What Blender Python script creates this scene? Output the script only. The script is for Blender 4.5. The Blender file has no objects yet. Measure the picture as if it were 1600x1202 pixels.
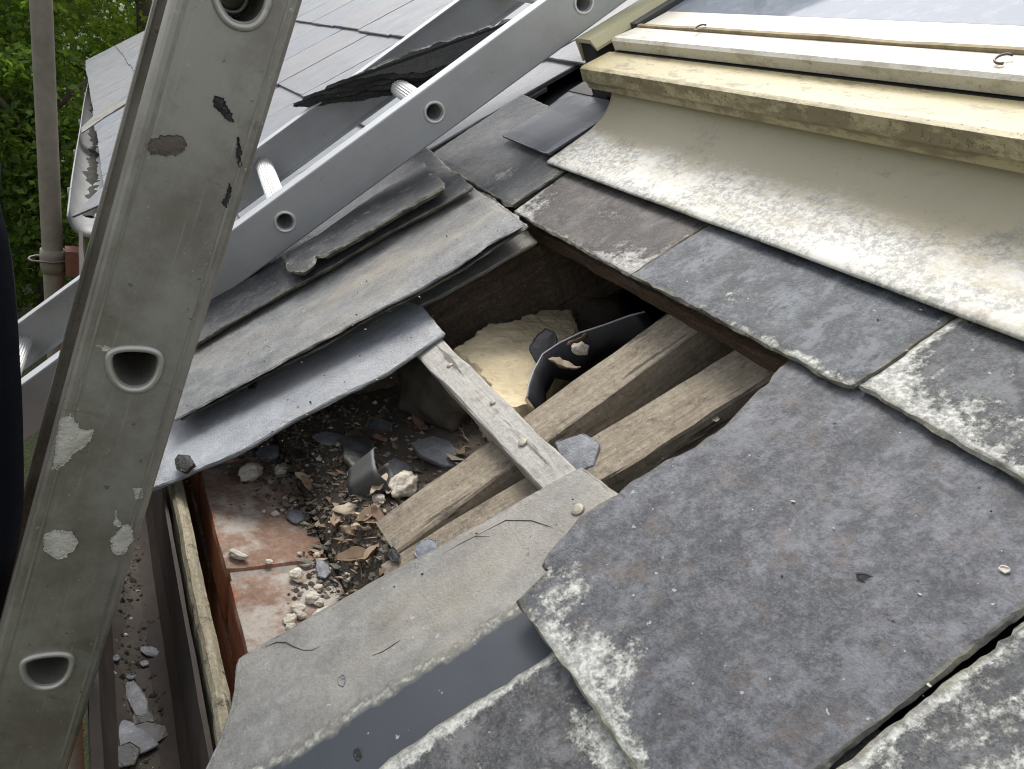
import bpy, math, random
import numpy as np
from mathutils import Vector, Matrix, noise
from mathutils.geometry import delaunay_2d_cdt
R = math.radians
random.seed(7)
rnd = random.random
def ru(a, b): return a + (b - a) * random.random()
scene = bpy.context.scene
COL = scene.collection

# ------------------------------------------------------------------ camera
F = 1330.0                                   # focal length in photograph pixels (1600 wide)
TH = R(35)                                   # roof pitch
ZO = 2.6                                     # height of the roof origin above the ground
HC = 0.42                                    # camera height, measured square to the roof
d1 = np.array([-685, 621, -F]); d1 /= np.linalg.norm(d1)
sv = np.array([1, .68, 0.]); sv[2] = -(sv[0]*d1[0] + sv[1]*d1[1]) / d1[2]; sv /= np.linalg.norm(sv)
XV = -d1
nv = np.cross(XV, sv)
ct, st = math.cos(TH), math.sin(TH)
uv_ = ct*nv + st*sv
ov = ct*sv - st*nv
WM = np.array([XV, ov, uv_])
CAM = np.array([0, -HC*st, HC*ct + ZO])
cam = bpy.data.cameras.new('camera'); camo = bpy.data.objects.new('camera', cam); COL.objects.link(camo)
cam.sensor_width = 36; cam.lens = F/1600*36; cam.clip_start = .02; cam.clip_end = 1000
camo.matrix_world = Matrix(((*WM[0], CAM[0]), (*WM[1], CAM[1]), (*WM[2], CAM[2]), (0, 0, 0, 1)))
scene.camera = camo
scene.cycles.filter_width = 1.1
scene.render.resolution_x = 1024; scene.render.resolution_y = 769

# ------------------------------------------------------------------ light
SUN_EL, SUN_AZ = R(60), R(172)               # direction towards the sun: azimuth from +X, counter-clockwise
w = bpy.data.worlds.new('World'); scene.world = w; w.use_nodes = True
nt = w.node_tree; nt.nodes.clear()
sky = nt.nodes.new('ShaderNodeTexSky'); sky.sky_type = 'NISHITA'; sky.sun_disc = False
sky.sun_elevation = SUN_EL; sky.sun_rotation = R(90) - SUN_AZ
sky.air_density = 1.0; sky.dust_density = 3.0; sky.ozone_density = 1.0
hs = nt.nodes.new('ShaderNodeHueSaturation'); hs.inputs['Saturation'].default_value = .28
bg = nt.nodes.new('ShaderNodeBackground'); bg.inputs['Strength'].default_value = .13
wo = nt.nodes.new('ShaderNodeOutputWorld')
nt.links.new(sky.outputs[0], hs.inputs['Color']); nt.links.new(hs.outputs[0], bg.inputs[0]); nt.links.new(bg.outputs[0], wo.inputs[0])
sun = bpy.data.lights.new('sun', 'SUN'); sun.energy = 1.1; sun.angle = R(28); sun.color = (1, .96, .9)
suno = bpy.data.objects.new('sun', sun); COL.objects.link(suno); suno.location = (-3, -3, 9)
sd = Vector((math.cos(SUN_EL)*math.cos(SUN_AZ), math.cos(SUN_EL)*math.sin(SUN_AZ), math.sin(SUN_EL)))
suno.rotation_euler = sd.to_track_quat('Z', 'Y').to_euler()
vs = scene.view_settings; vs.view_transform = 'Standard'; vs.look = 'None'; vs.gamma = 1; vs.exposure = 1.15

# ------------------------------------------------------------------ pixel -> place
def ray(px, py): return WM @ np.array([px-800., 601.-py, -F])
def pz(px, py, z):                           # on a level plane, z measured from the roof origin
    r = ray(px, py); k = (z+ZO-CAM[2])/r[2]; return Vector(CAM + r*k)
def pd(px, py, d): return Vector(CAM + ray(px, py)*d/F)
def px_(px, py, x):
    r = ray(px, py); k = (x-CAM[0])/r[0]; return Vector(CAM + r*k)
def pr(px, py, N=0.):                        # roof coordinates (along eaves, up slope, off the roof)
    r = ray(px, py); k = (N-HC)/(-st*r[1] + ct*r[2]); q = CAM + r*k
    y, z = q[1], q[2]-ZO
    return (q[0], y*ct + z*st, -y*st + z*ct)
def p2(px, py, N=0.): return pr(px, py, N)[:2]
def r2w(x, s, n): return Vector((x, s*ct - n*st, s*st + n*ct + ZO))
def w2r(v):
    y, z = v[1], v[2]-ZO
    return (v[0], y*ct + z*st, -y*st + z*ct)

# ------------------------------------------------------------------ objects
def tag(o, label=None, cat=None, group=None, kind=None):
    if label: o['label'] = label
    if cat: o['category'] = cat
    if group: o['group'] = group
    if kind: o['kind'] = kind
    return o
def empty(name, loc, rot=(0, 0, 0)):
    o = bpy.data.objects.new(name, None); o.empty_display_size = .05; o.location = loc; o.rotation_euler = rot
    COL.objects.link(o); return o
def mk(name, verts, faces, mat, parent=None, smooth=False, attrs=None, loc=None, rot=None):
    me = bpy.data.meshes.new(name)
    me.from_pydata([tuple(v) for v in verts], [], faces); me.validate(); me.update()
    if mat: me.materials.append(mat)
    if smooth: me.polygons.foreach_set('use_smooth', [True]*len(me.polygons))
    for k, vals in (attrs or {}).items():
        a = me.attributes.new(k, 'FLOAT', 'POINT')
        if len(a.data) == len(vals): a.data.foreach_set('value', [float(v) for v in vals])
    o = bpy.data.objects.new(name, me); COL.objects.link(o)
    if parent: o.parent = parent
    if loc is not None: o.location = loc
    if rot is not None: o.rotation_euler = rot
    return o
def fbm(x, y, z=0., o=3):
    v, a, f = 0, 1, 1
    for _ in range(o):
        v += a*noise.noise(Vector((x*f, y*f, z*f+.37))); a *= .5; f *= 2.1
    return v

# ------------------------------------------------------------------ materials
class NT:
    def __init__(s, name):
        s.m = bpy.data.materials.new(name); s.m.use_nodes = True; s.t = s.m.node_tree
        s.b = s.t.nodes['Principled BSDF']
    def n(s, typ, **kw):
        nd = s.t.nodes.new(typ)
        for k, v in kw.items(): setattr(nd, k, v)
        return nd
    def l(s, a, b): s.t.links.new(a, b)
    def coord(s, scale=(1, 1, 1), rand=True, kind='Object'):
        tc = s.n('ShaderNodeTexCoord'); mp = s.n('ShaderNodeMapping'); mp.inputs['Scale'].default_value = scale
        s.l(tc.outputs[kind], mp.inputs['Vector'])
        if rand:
            oi = s.n('ShaderNodeObjectInfo'); mu = s.n('ShaderNodeVectorMath', operation='SCALE')
            mu.inputs[0].default_value = (13.1, 7.7, 5.3); s.l(oi.outputs['Random'], mu.inputs['Scale'])
            s.l(mu.outputs[0], mp.inputs['Location'])
        return mp.outputs[0]
    def noise(s, co, scale, detail=4, rough=.6, dist=0):
        nd = s.n('ShaderNodeTexNoise'); nd.inputs['Scale'].default_value = scale; nd.inputs['Detail'].default_value = detail
        nd.inputs['Roughness'].default_value = rough; nd.inputs['Distortion'].default_value = dist
        s.l(co, nd.inputs['Vector']); return nd.outputs['Fac']
    def ramp(s, fac, pts):
        r = s.n('ShaderNodeValToRGB'); e = r.color_ramp.elements
        while len(e) < len(pts): e.new(.5)
        for i, (p, c) in enumerate(pts):
            e[i].position = p; e[i].color = (*c, 1) if isinstance(c, tuple) else (c, c, c, 1)
        s.l(fac, r.inputs['Fac']); return r.outputs['Color']
    def mix(s, fac, a, b, mode='MIX'):
        m = s.n('ShaderNodeMix', data_type='RGBA', blend_type=mode)
        for inp, v in ((m.inputs['Factor'], fac), (m.inputs['A'], a), (m.inputs['B'], b)):
            if isinstance(v, (int, float)): inp.default_value = v
            elif isinstance(v, tuple): inp.default_value = (*v, 1)
            else: s.l(v, inp)
        return m.outputs['Result']
    def math(s, op, a, b=0., c=None):
        m = s.n('ShaderNodeMath', operation=op)
        for i, v in enumerate((a, b, c)):
            if v is None: continue
            if isinstance(v, (int, float)): m.inputs[i].default_value = v
            else: s.l(v, m.inputs[i])
        return m.outputs[0]
    def attr(s, name): 
        a = s.n('ShaderNodeAttribute', attribute_name=name); return a.outputs['Fac']
    def step(s, v, lo, hi):
        m = s.n('ShaderNodeMapRange', interpolation_type='SMOOTHSTEP'); m.inputs['From Min'].default_value = lo; m.inputs['From Max'].default_value = hi
        s.l(v, m.inputs['Value']); return m.outputs['Result']
    def bump(s, h, strength=.3, dist=.002):
        b = s.n('ShaderNodeBump'); b.inputs['Strength'].default_value = strength; b.inputs['Distance'].default_value = dist
        s.l(h, b.inputs['Height']); s.l(b.outputs[0], s.b.inputs['Normal'])
    def col(s, c):
        if isinstance(c, tuple): s.b.inputs['Base Color'].default_value = (*c, 1)
        else: s.l(c, s.b.inputs['Base Color'])
    def rough(s, v):
        if isinstance(v, (int, float)): s.b.inputs['Roughness'].default_value = v
        else: s.l(v, s.b.inputs['Roughness'])

def slate_mat(name, c0, c1, c2, lichen=.0, rough=.55, lich_col=(.62, .62, .57), mott=70, brown=.0, streak=(1, .35, 1), spec=.5, dirt=.0, dirt_col=(.33, .29, .22), edge_l=.0, tintf=.6, cw=.11, fine=.5, blotch=0.):
    m = NT(name); co = m.coord(); cs = m.coord(streak)
    n1 = m.noise(co, mott, 9, .78); n2 = m.noise(co, 11, 4, .6); n3 = m.noise(co, 420, 3, .6); n4 = m.noise(cs, 30, 6, .7)
    base = m.ramp(m.math('ADD', m.math('MULTIPLY', n1, .55), m.math('ADD', m.math('MULTIPLY', n2, .2), m.math('MULTIPLY', n4, .25))), [(.5-cw, c0), (.5, c1), (.5+cw, c2)])
    n5 = m.noise(co, 210, 5, .7); n6 = m.noise(co, 560, 3, .6)
    base = m.mix(m.math('MULTIPLY', m.step(n5, .47, .58), fine), base, tuple(v*.55 for v in c0))
    base = m.mix(m.math('MULTIPLY', m.step(n3, .50, .62), fine*.9), base, c2)
    base = m.mix(m.math('MULTIPLY', m.step(n6, .52, .66), fine*.8), base, tuple(v*.5 for v in c0))
    if blotch:
        base = m.mix(m.math('MULTIPLY', m.step(m.noise(m.coord((1.2, .8, 1)), 26, 9, .72, .3), .49, .60), blotch), base, tuple(v*.62 for v in c0))
        base = m.mix(m.math('MULTIPLY', m.step(m.noise(m.coord((1, .7, 1.3)), 38, 10, .74, .2), .51, .60), blotch), base, tuple(v*1.18 for v in c2))
    oi = m.n('ShaderNodeObjectInfo'); tint = m.ramp(oi.outputs['Random'], [(0, (.88, .92, .98)), (.5, (1., 1., 1.)), (1, (1.03, 1.0, .98))])
    base = m.mix(tintf, base, tint, 'MULTIPLY')
    if brown: base = m.mix(m.math('MULTIPLY', m.step(m.noise(co, 40, 8, .8), .52, .64), brown), base, (.14, .105, .08))
    if dirt: base = m.mix(m.math('MULTIPLY', m.step(m.noise(cs, 9, 7, .7), .40, .62), dirt), base, dirt_col)
    # lichen: vertex mask 'li' plus edge growth, broken up by fine noise
    ln = m.math('ADD', m.math('MULTIPLY', m.noise(co, 110, 9, .82), .62), m.math('MULTIPLY', m.noise(cs, 24, 6, .7, .3), .50))
    li = m.math('ADD', m.attr('li'), lichen)
    if edge_l: li = m.math('ADD', li, m.math('MULTIPLY', m.math('SUBTRACT', 1., m.step(m.attr('ed'), 0, .012)), edge_l))
    msk = m.step(m.math('ADD', ln, m.math('MULTIPLY', li, .26)), .665, .765)
    msk = m.math('MULTIPLY', msk, m.math('ADD', .55, m.math('MULTIPLY', m.noise(co, 300, 3), .8)))
    lc = m.mix(m.step(m.noise(co, 150, 6, .75), .40, .62), tuple(v*.5 for v in lich_col), lich_col)
    base = m.mix(msk, base, lc)
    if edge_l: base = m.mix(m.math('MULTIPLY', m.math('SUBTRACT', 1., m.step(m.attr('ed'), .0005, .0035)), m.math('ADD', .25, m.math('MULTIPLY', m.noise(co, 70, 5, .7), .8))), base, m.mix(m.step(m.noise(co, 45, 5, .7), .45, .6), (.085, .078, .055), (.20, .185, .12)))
    # exposed clean area mask 'cl', dark
    base = m.mix(m.attr('cl'), base, (.050, .057, .068))
    spk = m.step(m.noise(co, 170, 2, .5), .735, .76)
    base = m.mix(m.math('MULTIPLY', spk, .6), base, (.5, .5, .48))
    m.col(base)
    m.rough(m.math('ADD', rough-.1, m.math('MULTIPLY', n1, .25)))
    m.b.inputs['Specular IOR Level'].default_value = spec
    m.bump(m.math('MULTIPLY', m.math('SUBTRACT', 1.05, m.attr('cl')), m.math('ADD', m.math('MULTIPLY', n1, .8), m.math('ADD', m.math('MULTIPLY', n3, .5), m.math('MULTIPLY', msk, .5)))), .8, .0016)
    return m.m
M = {}
M['slate_old'] = slate_mat('slate_old', (.044, .047, .053), (.096, .100, .112), (.175, .182, .20), 0, .6, fine=.48, brown=.5, mott=90, cw=.075, edge_l=.25, blotch=0.42)
M['slate_mid'] = slate_mat('slate_mid', (.037, .041, .047), (.078, .086, .098), (.16, .173, .188), 0, .58, fine=.6, brown=.15, mott=80, cw=.075, edge_l=.3, blotch=0.6)
M['slate_lich'] = slate_mat('slate_lich', (.040, .041, .043), (.085, .087, .09), (.17, .172, .175), .30, .65, fine=.6, lich_col=(.60, .60, .55), brown=.25, mott=60, edge_l=.4, blotch=0.6)
M['slate_brown'] = slate_mat('slate_brown', (.030, .026, .024), (.058, .050, .045), (.12, .105, .095), .05, .6, fine=.6, lich_col=(.50, .48, .45), brown=.6, mott=50, edge_l=.5, blotch=0.65)
M['slate_strip'] = slate_mat('slate_strip', (.21, .226, .25), (.31, .33, .36), (.41, .43, .455), -.3, .34, dirt=.22, mott=30, streak=(1, .3, 1), spec=.6, fine=0.18, blotch=0.12)
M['slate_tan'] = slate_mat('slate_tan', (.095, .101, .106), (.17, .176, .178), (.27, .27, .26), -.15, .42, dirt=.6, mott=28, streak=(1, .25, 1), fine=0.3, blotch=0.3)
M['slate_wedge'] = slate_mat('slate_wedge', (.17, .165, .15), (.26, .253, .235), (.36, .35, .325), -.2, .55, lich_col=(.52, .52, .45), dirt=.5, mott=30, fine=0.22, blotch=0.22)
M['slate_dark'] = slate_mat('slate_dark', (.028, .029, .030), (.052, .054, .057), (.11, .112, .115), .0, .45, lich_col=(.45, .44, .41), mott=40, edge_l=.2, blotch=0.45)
M['slate_far'] = slate_mat('slate_far', (.13, .136, .147), (.178, .186, .20), (.23, .237, .253), -.5, .48, fine=.12, mott=14, dirt=.3, dirt_col=(.19, .165, .165), spec=.6, tintf=1., blotch=0.15)
M['slate_black'] = slate_mat('slate_black', (.010, .010, .010), (.020, .019, .018), (.05, .048, .044), .05, .6, lich_col=(.20, .19, .17), mott=60, streak=(.2, 1, 1))  # black carries the shade of the ladder slates; chips are black themselves
M['slate_chip'] = slate_mat('slate_chip', (.09, .10, .11), (.16, .17, .185), (.26, .27, .29), -.3, .5, mott=60, fine=0.25)

def plain(name, c, rough=.6, metal=0., var=.25, scale=60, bump=.2, bd=.001, spec=.5):
    m = NT(name); co = m.coord(); n1 = m.noise(co, scale, 5, .65); n2 = m.noise(co, scale*.18, 3, .6)
    f = m.math('ADD', m.math('MULTIPLY', n1, .6), m.math('MULTIPLY', n2, .4))
    m.col(m.ramp(f, [(.3, tuple(v*(1-var) for v in c)), (.7, tuple(min(v*(1+var), 1) for v in c))]))
    m.rough(m.math('ADD', rough-.1, m.math('MULTIPLY', n1, .2))); m.b.inputs['Metallic'].default_value = metal
    m.b.inputs['Specular IOR Level'].default_value = spec
    if bump: m.bump(n1, bump, bd)
    return m.m
def wood_mat(name, c0, c1, c2, axis='y', dirt=.4, dirtc=(.035, .03, .026)):
    m = NT(name); sc = {'x': (.10, 1, 1), 'y': (1, .10, 1)}[axis]
    co = m.coord(sc); c = m.coord()
    g = m.noise(co, 260, 6, .7, .2); g2 = m.noise(co, 60, 5, .65, .3); p = m.noise(c, 34, 9, .8); sp_ = m.noise(c, 190, 6, .75)
    base = m.ramp(m.math('ADD', m.math('MULTIPLY', g, .30), m.math('ADD', m.math('MULTIPLY', g2, .30), m.math('MULTIPLY', sp_, .40))), [(.36, c0), (.5, c1), (.62, c2)])
    base = m.mix(m.math('MULTIPLY', m.step(p, .52, .64), dirt), base, dirtc)
    base = m.mix(m.math('MULTIPLY', m.step(g2, .60, .66), .75), base, dirtc)
    base = m.mix(m.math('MULTIPLY', m.step(m.noise(c, 330, 2), .68, .73), .6), base, (.5, .47, .42))
    m.col(base); m.rough(.85); m.b.inputs['Specular IOR Level'].default_value = .25
    m.bump(m.math('ADD', m.math('MULTIPLY', g, .5), m.math('ADD', g2, m.math('MULTIPLY', sp_, .9))), .8, .0022)
    return m.m
M['rafter'] = wood_mat('rafter', (.16, .13, .095), (.27, .228, .17), (.40, .35, .275), 'y', .5)
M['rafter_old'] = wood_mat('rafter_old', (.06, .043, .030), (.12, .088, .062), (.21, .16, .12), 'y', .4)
M['batten'] = wood_mat('batten', (.30, .285, .255), (.43, .415, .38), (.56, .54, .50), 'x', .3, (.08, .07, .055))
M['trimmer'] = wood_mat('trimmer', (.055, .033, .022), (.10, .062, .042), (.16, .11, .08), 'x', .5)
M['fascia'] = wood_mat('fascia', (.17, .145, .095), (.34, .30, .21), (.50, .455, .34), 'x', 1., (.05, .042, .03))
M['gutter_iron'] = plain('gutter_iron', (.040, .029, .022), .75, 0, .5, 45, .5, .002)
M['grime'] = plain('grime', (.062, .054, .043), .95, 0, .5, 60, .8, .004)
M['rust'] = plain('rust', (.16, .065, .04), .85, 0, .5, 60, .5)
M['stone'] = None
def stone_mat(name, c, dark, scale=30, dk=.5):
    m = NT(name); co = m.coord(); n1 = m.noise(co, scale, 6, .7); n2 = m.noise(co, scale*4, 4, .7)
    base = m.ramp(n1, [(.3, tuple(v*.72 for v in c)), (.55, c), (.75, tuple(min(1, v*1.2) for v in c))])
    base = m.mix(m.math('MULTIPLY', m.step(n2, .58, .7), dk), base, dark)
    m.col(base); m.rough(.9); m.b.inputs['Specular IOR Level'].default_value = .2
    m.bump(m.math('ADD', n1, m.math('MULTIPLY', n2, .6)), .8, .003); return m.m
M['stone'] = stone_mat('stone', (.74, .62, .41), (.25, .17, .10), 24, .45)
M['mortar'] = stone_mat('mortar', (.62, .57, .48), (.25, .22, .18), 60, .4)
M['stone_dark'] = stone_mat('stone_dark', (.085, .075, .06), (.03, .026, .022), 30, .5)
M['mortar_old'] = stone_mat('mortar_old', (.30, .265, .225), (.10, .085, .07), 70, .6)
M['soil'] = stone_mat('soil', (.12, .10, .082), (.032, .027, .022), 110, .6)
M['cream_splash'] = stone_mat('cream_splash', (.56, .53, .45), (.33, .31, .27), 80, .3)
def brick_mat():
    m = NT('brick'); co = m.coord(); n = m.noise(co, 30, 7, .72); n2 = m.noise(co, 160, 7, .78)
    red = m.ramp(n2, [(.3, (.30, .10, .055)), (.7, (.44, .19, .115))])
    dust = m.mix(m.step(m.noise(co, 14, 5, .7), .42, .6), m.ramp(n2, [(.3, (.17, .105, .075)), (.7, (.31, .205, .15))]), m.ramp(n2, [(.3, (.34, .30, .26)), (.7, (.46, .42, .37))]))
    top = m.attr('top')
    f = m.math('MULTIPLY', top, m.step(m.math('ADD', n, m.math('MULTIPLY', m.attr('ed'), 30.)), .42, .60))
    m.col(m.mix(f, red, dust)); m.rough(.9); m.b.inputs['Specular IOR Level'].default_value = .2
    m.bump(m.math('ADD', n2, n), .7, .002); return m.m
M['brick'] = brick_mat()
M['felt'] = plain('felt', (.012, .013, .016), .55, 0, .4, 80, .4)
M['felt_edge'] = plain('felt_edge', (.32, .33, .37), .5, 0, .2, 80, .2)
M['lead'] = plain('lead', (.075, .074, .072), .55, .2, .35, 40, .4)
M['flashing_dark'] = plain('flashing_dark', (.105, .11, .125), .42, .0, .12, 30, .1)
def cream_mat(name, c, dirt, dcol, lichen=0., rough=.42):
    m = NT(name); co = m.coord(); cs = m.coord((.5, 1.6, 1))
    n1 = m.noise(cs, 34, 9, .78, .2); n2 = m.noise(co, 210, 5, .75); n3 = m.noise(co, 9, 3)
    base = m.mix(n3, c, tuple(v*.86 for v in c))
    base = m.mix(m.math('MULTIPLY', m.step(m.math('ADD', n1, m.math('MULTIPLY', m.attr('li'), .14)), .53, .66), dirt), base, dcol)
    base = m.mix(m.math('MULTIPLY', m.step(m.math('ADD', n2, m.math('MULTIPLY', m.attr('li'), .05)), .60, .68), dirt), base, tuple(v*.45 for v in dcol))
    if lichen:
        ln = m.math('ADD', m.math('MULTIPLY', m.noise(co, 120, 9, .82), .5), m.math('MULTIPLY', m.noise(cs, 16, 5, .7), .6))
        wht = m.step(m.math('ADD', ln, m.math('MULTIPLY', m.attr('li'), .24)), .58, .80)
        base = m.mix(m.math('MULTIPLY', wht, lichen), base, (.70, .69, .645))
        grey = m.math('MULTIPLY', m.step(m.noise(co, 150, 9, .84), .45, .56), m.step(m.math('ADD', m.noise(co, 17, 5, .65), m.math('MULTIPLY', m.attr('li'), .20)), .55, .68))
        base = m.mix(m.math('MULTIPLY', grey, .8), base, (.22, .22, .205))
    m.col(base); m.rough(rough); m.bump(m.math('ADD', n2, n1), .3, .0009); return m.m
M['apron'] = cream_mat('apron', (.50, .445, .315), .35, (.29, .25, .17), .85, .5)
M['clad'] = cream_mat('clad', (.52, .45, .26), .8, (.20, .16, .085), 0, .38)
M['clad_top'] = cream_mat('clad_top', (.72, .68, .58), .55, (.34, .28, .18), 0, .4)
M['rail'] = cream_mat('rail', (.66, .60, .36), .12, (.35, .30, .18), 0, .38)
M['frame_dark'] = plain('frame_dark', (.022, .022, .020), .6, 0, .4, 40, .2)
M['gasket'] = plain('gasket', (.30, .24, .14), .8, 0, .5, 90, .5)
def glass_mat():
    m = NT('roof_glass'); m.col((.40, .43, .47)); m.rough(.06); m.b.inputs['Metallic'].default_value = .0
    m.b.inputs['Specular IOR Level'].default_value = .5
    co = m.coord(); n = m.noise(co, 30, 5, .7)
    m.col(m.mix(m.math('MULTIPLY', m.step(n, .45, .7), .5), (.20, .225, .26), (.34, .36, .39)))
    return m.m
M['glass'] = glass_mat()
def alu_mat(name, c, rough, metal, dirt, dcol, sc=(1, 1, .12), spots=.0, scratch=.12):
    m = NT(name); co = m.coord(sc); c2 = m.coord()
    n1 = m.noise(co, 40, 8, .75); n2 = m.noise(c2, 180, 4, .7); n3 = m.noise(c2, 9, 7, .7)
    base = m.mix(n1, tuple(v*.84 for v in c), tuple(min(1, v*1.12) for v in c))
    base = m.mix(m.math('MULTIPLY', m.step(n3, .42, .68), dirt), base, dcol)
    if spots:
        base = m.mix(m.math('MULTIPLY', m.step(n2, .66, .70), spots), base, (.55, .54, .5))
        base = m.mix(m.math('MULTIPLY', m.step(m.noise(c2, 95, 3), .68, .71), spots), base, tuple(v*.35 for v in c))
        base = m.mix(m.math('MULTIPLY', m.step(m.noise(m.coord((1, .5, 1)), 34, 6, .75, .6), .60, .72), spots*.55), base, tuple(v*.6 for v in dcol))
    sl = m.step(m.noise(m.coord((1, 1, .025)), 420, 3, .6), .60, .70); sl2 = m.step(m.noise(m.coord((1, .3, .6)), 60, 8, .8, .4), .60, .70)
    base = m.mix(m.math('MULTIPLY', sl, scratch*.5), base, tuple(min(1, v*1.35) for v in c))
    base = m.mix(m.math('MULTIPLY', sl2, scratch), base, tuple(v*.55 for v in dcol))
    m.col(base); m.b.inputs['Metallic'].default_value = metal
    m.rough(m.math('ADD', rough, m.math('MULTIPLY', n1, .16))); m.bump(m.math('ADD', n2, n1), .12, .0006)
    return m.m
M['alu_old'] = alu_mat('alu_old', (.345, .325, .285), .36, .6, .8, (.175, .152, .118), spots=.75, scratch=.5, sc=(1, 1, .12))
M['alu_rim'] = alu_mat('alu_rim', (.50, .48, .43), .38, .7, .5, (.25, .23, .19), spots=.3)
M['alu'] = alu_mat('alu', (.50, .51, .52), .34, .38, .5, (.38, .38, .375), spots=.2, scratch=.25)
M['alu_bright'] = alu_mat('alu_bright', (.80, .80, .78), .34, .55, .1, (.6, .6, .58))
M['cloth'] = plain('navy_cloth', (.006, .008, .014), .95, 0, .4, 40, .5, .004, spec=.15)
M['trouser'] = plain('dark_trouser', (.012, .012, .015), .95, 0, .3, 60, .3, .002, spec=.15)
M['skin'] = plain('skin', (.48, .27, .19), .55, 0, .1, 40, .1)
M['hair'] = plain('hair', (.03, .02, .014), .7, 0, .4, 90, .4)
M['boot'] = plain('boot', (.05, .03, .018), .7, 0, .3, 60, .3)
M['pole'] = plain('pole_zinc', (.19, .165, .125), .65, .15, .3, 35, .35, .0015)
M['wire'] = plain('wire', (.14, .12, .10), .5, .6, .3, 90, .2)
M['gutter_grey'] = plain('gutter_grey', (.24, .245, .245), .5, 0, .3, 40, .1)
M['moss'] = plain('moss', (.04, .04, .032), .95, 0, .6, 80, .8, .004)
M['leaf_dry'] = plain('leaf_dry', (.27, .185, .115), .7, 0, .35, 50, .4)
M['leaf_pale'] = plain('leaf_pale', (.40, .325, .235), .7, 0, .3, 50, .4)
M['leaf_red'] = plain('leaf_red', (.20, .115, .075), .7, 0, .3, 50, .4)
M['twig'] = plain('twig', (.20, .15, .10), .8, 0, .4, 90, .3)
M['nail'] = plain('nail', (.36, .33, .27), .6, .4, .3, 90, .3)
M['bark'] = plain('bark', (.075, .06, .045), .9, 0, .4, 14, .8, .02)
M['plaster'] = plain('plaster', (.42, .38, .32), .9, 0, .2, 12, .4)
M['black_tape'] = plain('black_tape', (.015, .014, .014), .6, 0, .3, 90, .3)
M['brown_chip'] = plain('brown_chip', (.10, .08, .065), .7, 0, .3, 90, .3)
def leaf_mat(name, c):
    m = NT(name); oi = m.n('ShaderNodeNewGeometry')
    h = m.math('ADD', oi.outputs['Random Per Island'], 0.)
    m.col(m.ramp(h, [(0, tuple(v*.55 for v in c)), (.5, c), (1, (c[0]*1.7, c[1]*1.45, c[2]*1.2))])); m.rough(.6)
    m.b.inputs['Specular IOR Level'].default_value = .25
    tr = m.n('ShaderNodeBsdfTranslucent'); tr.inputs['Color'].default_value = (c[0]*1.6, c[1]*1.7, c[2]*.7, 1)
    mx = m.n('ShaderNodeMixShader'); mx.inputs[0].default_value = .6
    m.l(m.b.outputs[0], mx.inputs[1]); m.l(tr.outputs[0], mx.inputs[2]); m.l(mx.outputs[0], m.t.nodes['Material Output'].inputs['Surface'])
    return m.m
M['leaf_a'] = leaf_mat('leaf_a', (.095, .155, .038))
M['leaf_b'] = leaf_mat('leaf_b', (.14, .20, .045))
M['leaf_c'] = leaf_mat('leaf_c', (.06, .10, .028))
def grass_mat():
    m = NT('grass'); co = m.coord(rand=False); n = m.noise(co, 1.2, 6, .7); n2 = m.noise(co, 30, 4, .7)
    m.col(m.mix(n2, m.ramp(n, [(.3, (.035, .055, .018)), (.7, (.07, .095, .03))]), (.045, .06, .02))); m.rough(.95); m.bump(n2, 1, .05); return m.m
M['grass'] = grass_mat()

# ------------------------------------------------------------------ shape helpers
def resample(poly, d):
    out = []
    for i in range(len(poly)):
        a = np.array(poly[i], float); b = np.array(poly[(i+1) % len(poly)], float)
        k = max(1, int(round(np.linalg.norm(b-a)/d)))
        for j in range(k): out.append(a + (b-a)*j/k)
    return np.array(out)
def area2(p): return .5*np.sum(p[:, 0]*np.roll(p[:, 1], -1) - np.roll(p[:, 0], -1)*p[:, 1])
def edge_dist(pts, poly):
    a = poly; b = np.roll(poly, -1, 0); ab = b-a; L = np.maximum((ab**2).sum(1), 1e-12)
    res = np.full(len(pts), 9.)
    for i in range(0, len(pts), 400):
        q = pts[i:i+400]; ap = q[:, None]-a[None]
        t = np.clip((ap*ab[None]).sum(2)/L, 0, 1)
        res[i:i+400] = np.sqrt(((ap-ab[None]*t[..., None])**2).sum(2)).min(1)
    return res
def inside(pts, poly):
    c = np.zeros(len(pts), bool); j = len(poly)-1
    for i in range(len(poly)):
        xi, yi = poly[i]; xj, yj = poly[j]
        m = ((yi > pts[:, 1]) != (yj > pts[:, 1])) & (pts[:, 0] < (xj-xi)*(pts[:, 1]-yi)/((yj-yi) or 1e-12)+xi)
        c ^= m; j = i
    return c
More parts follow.
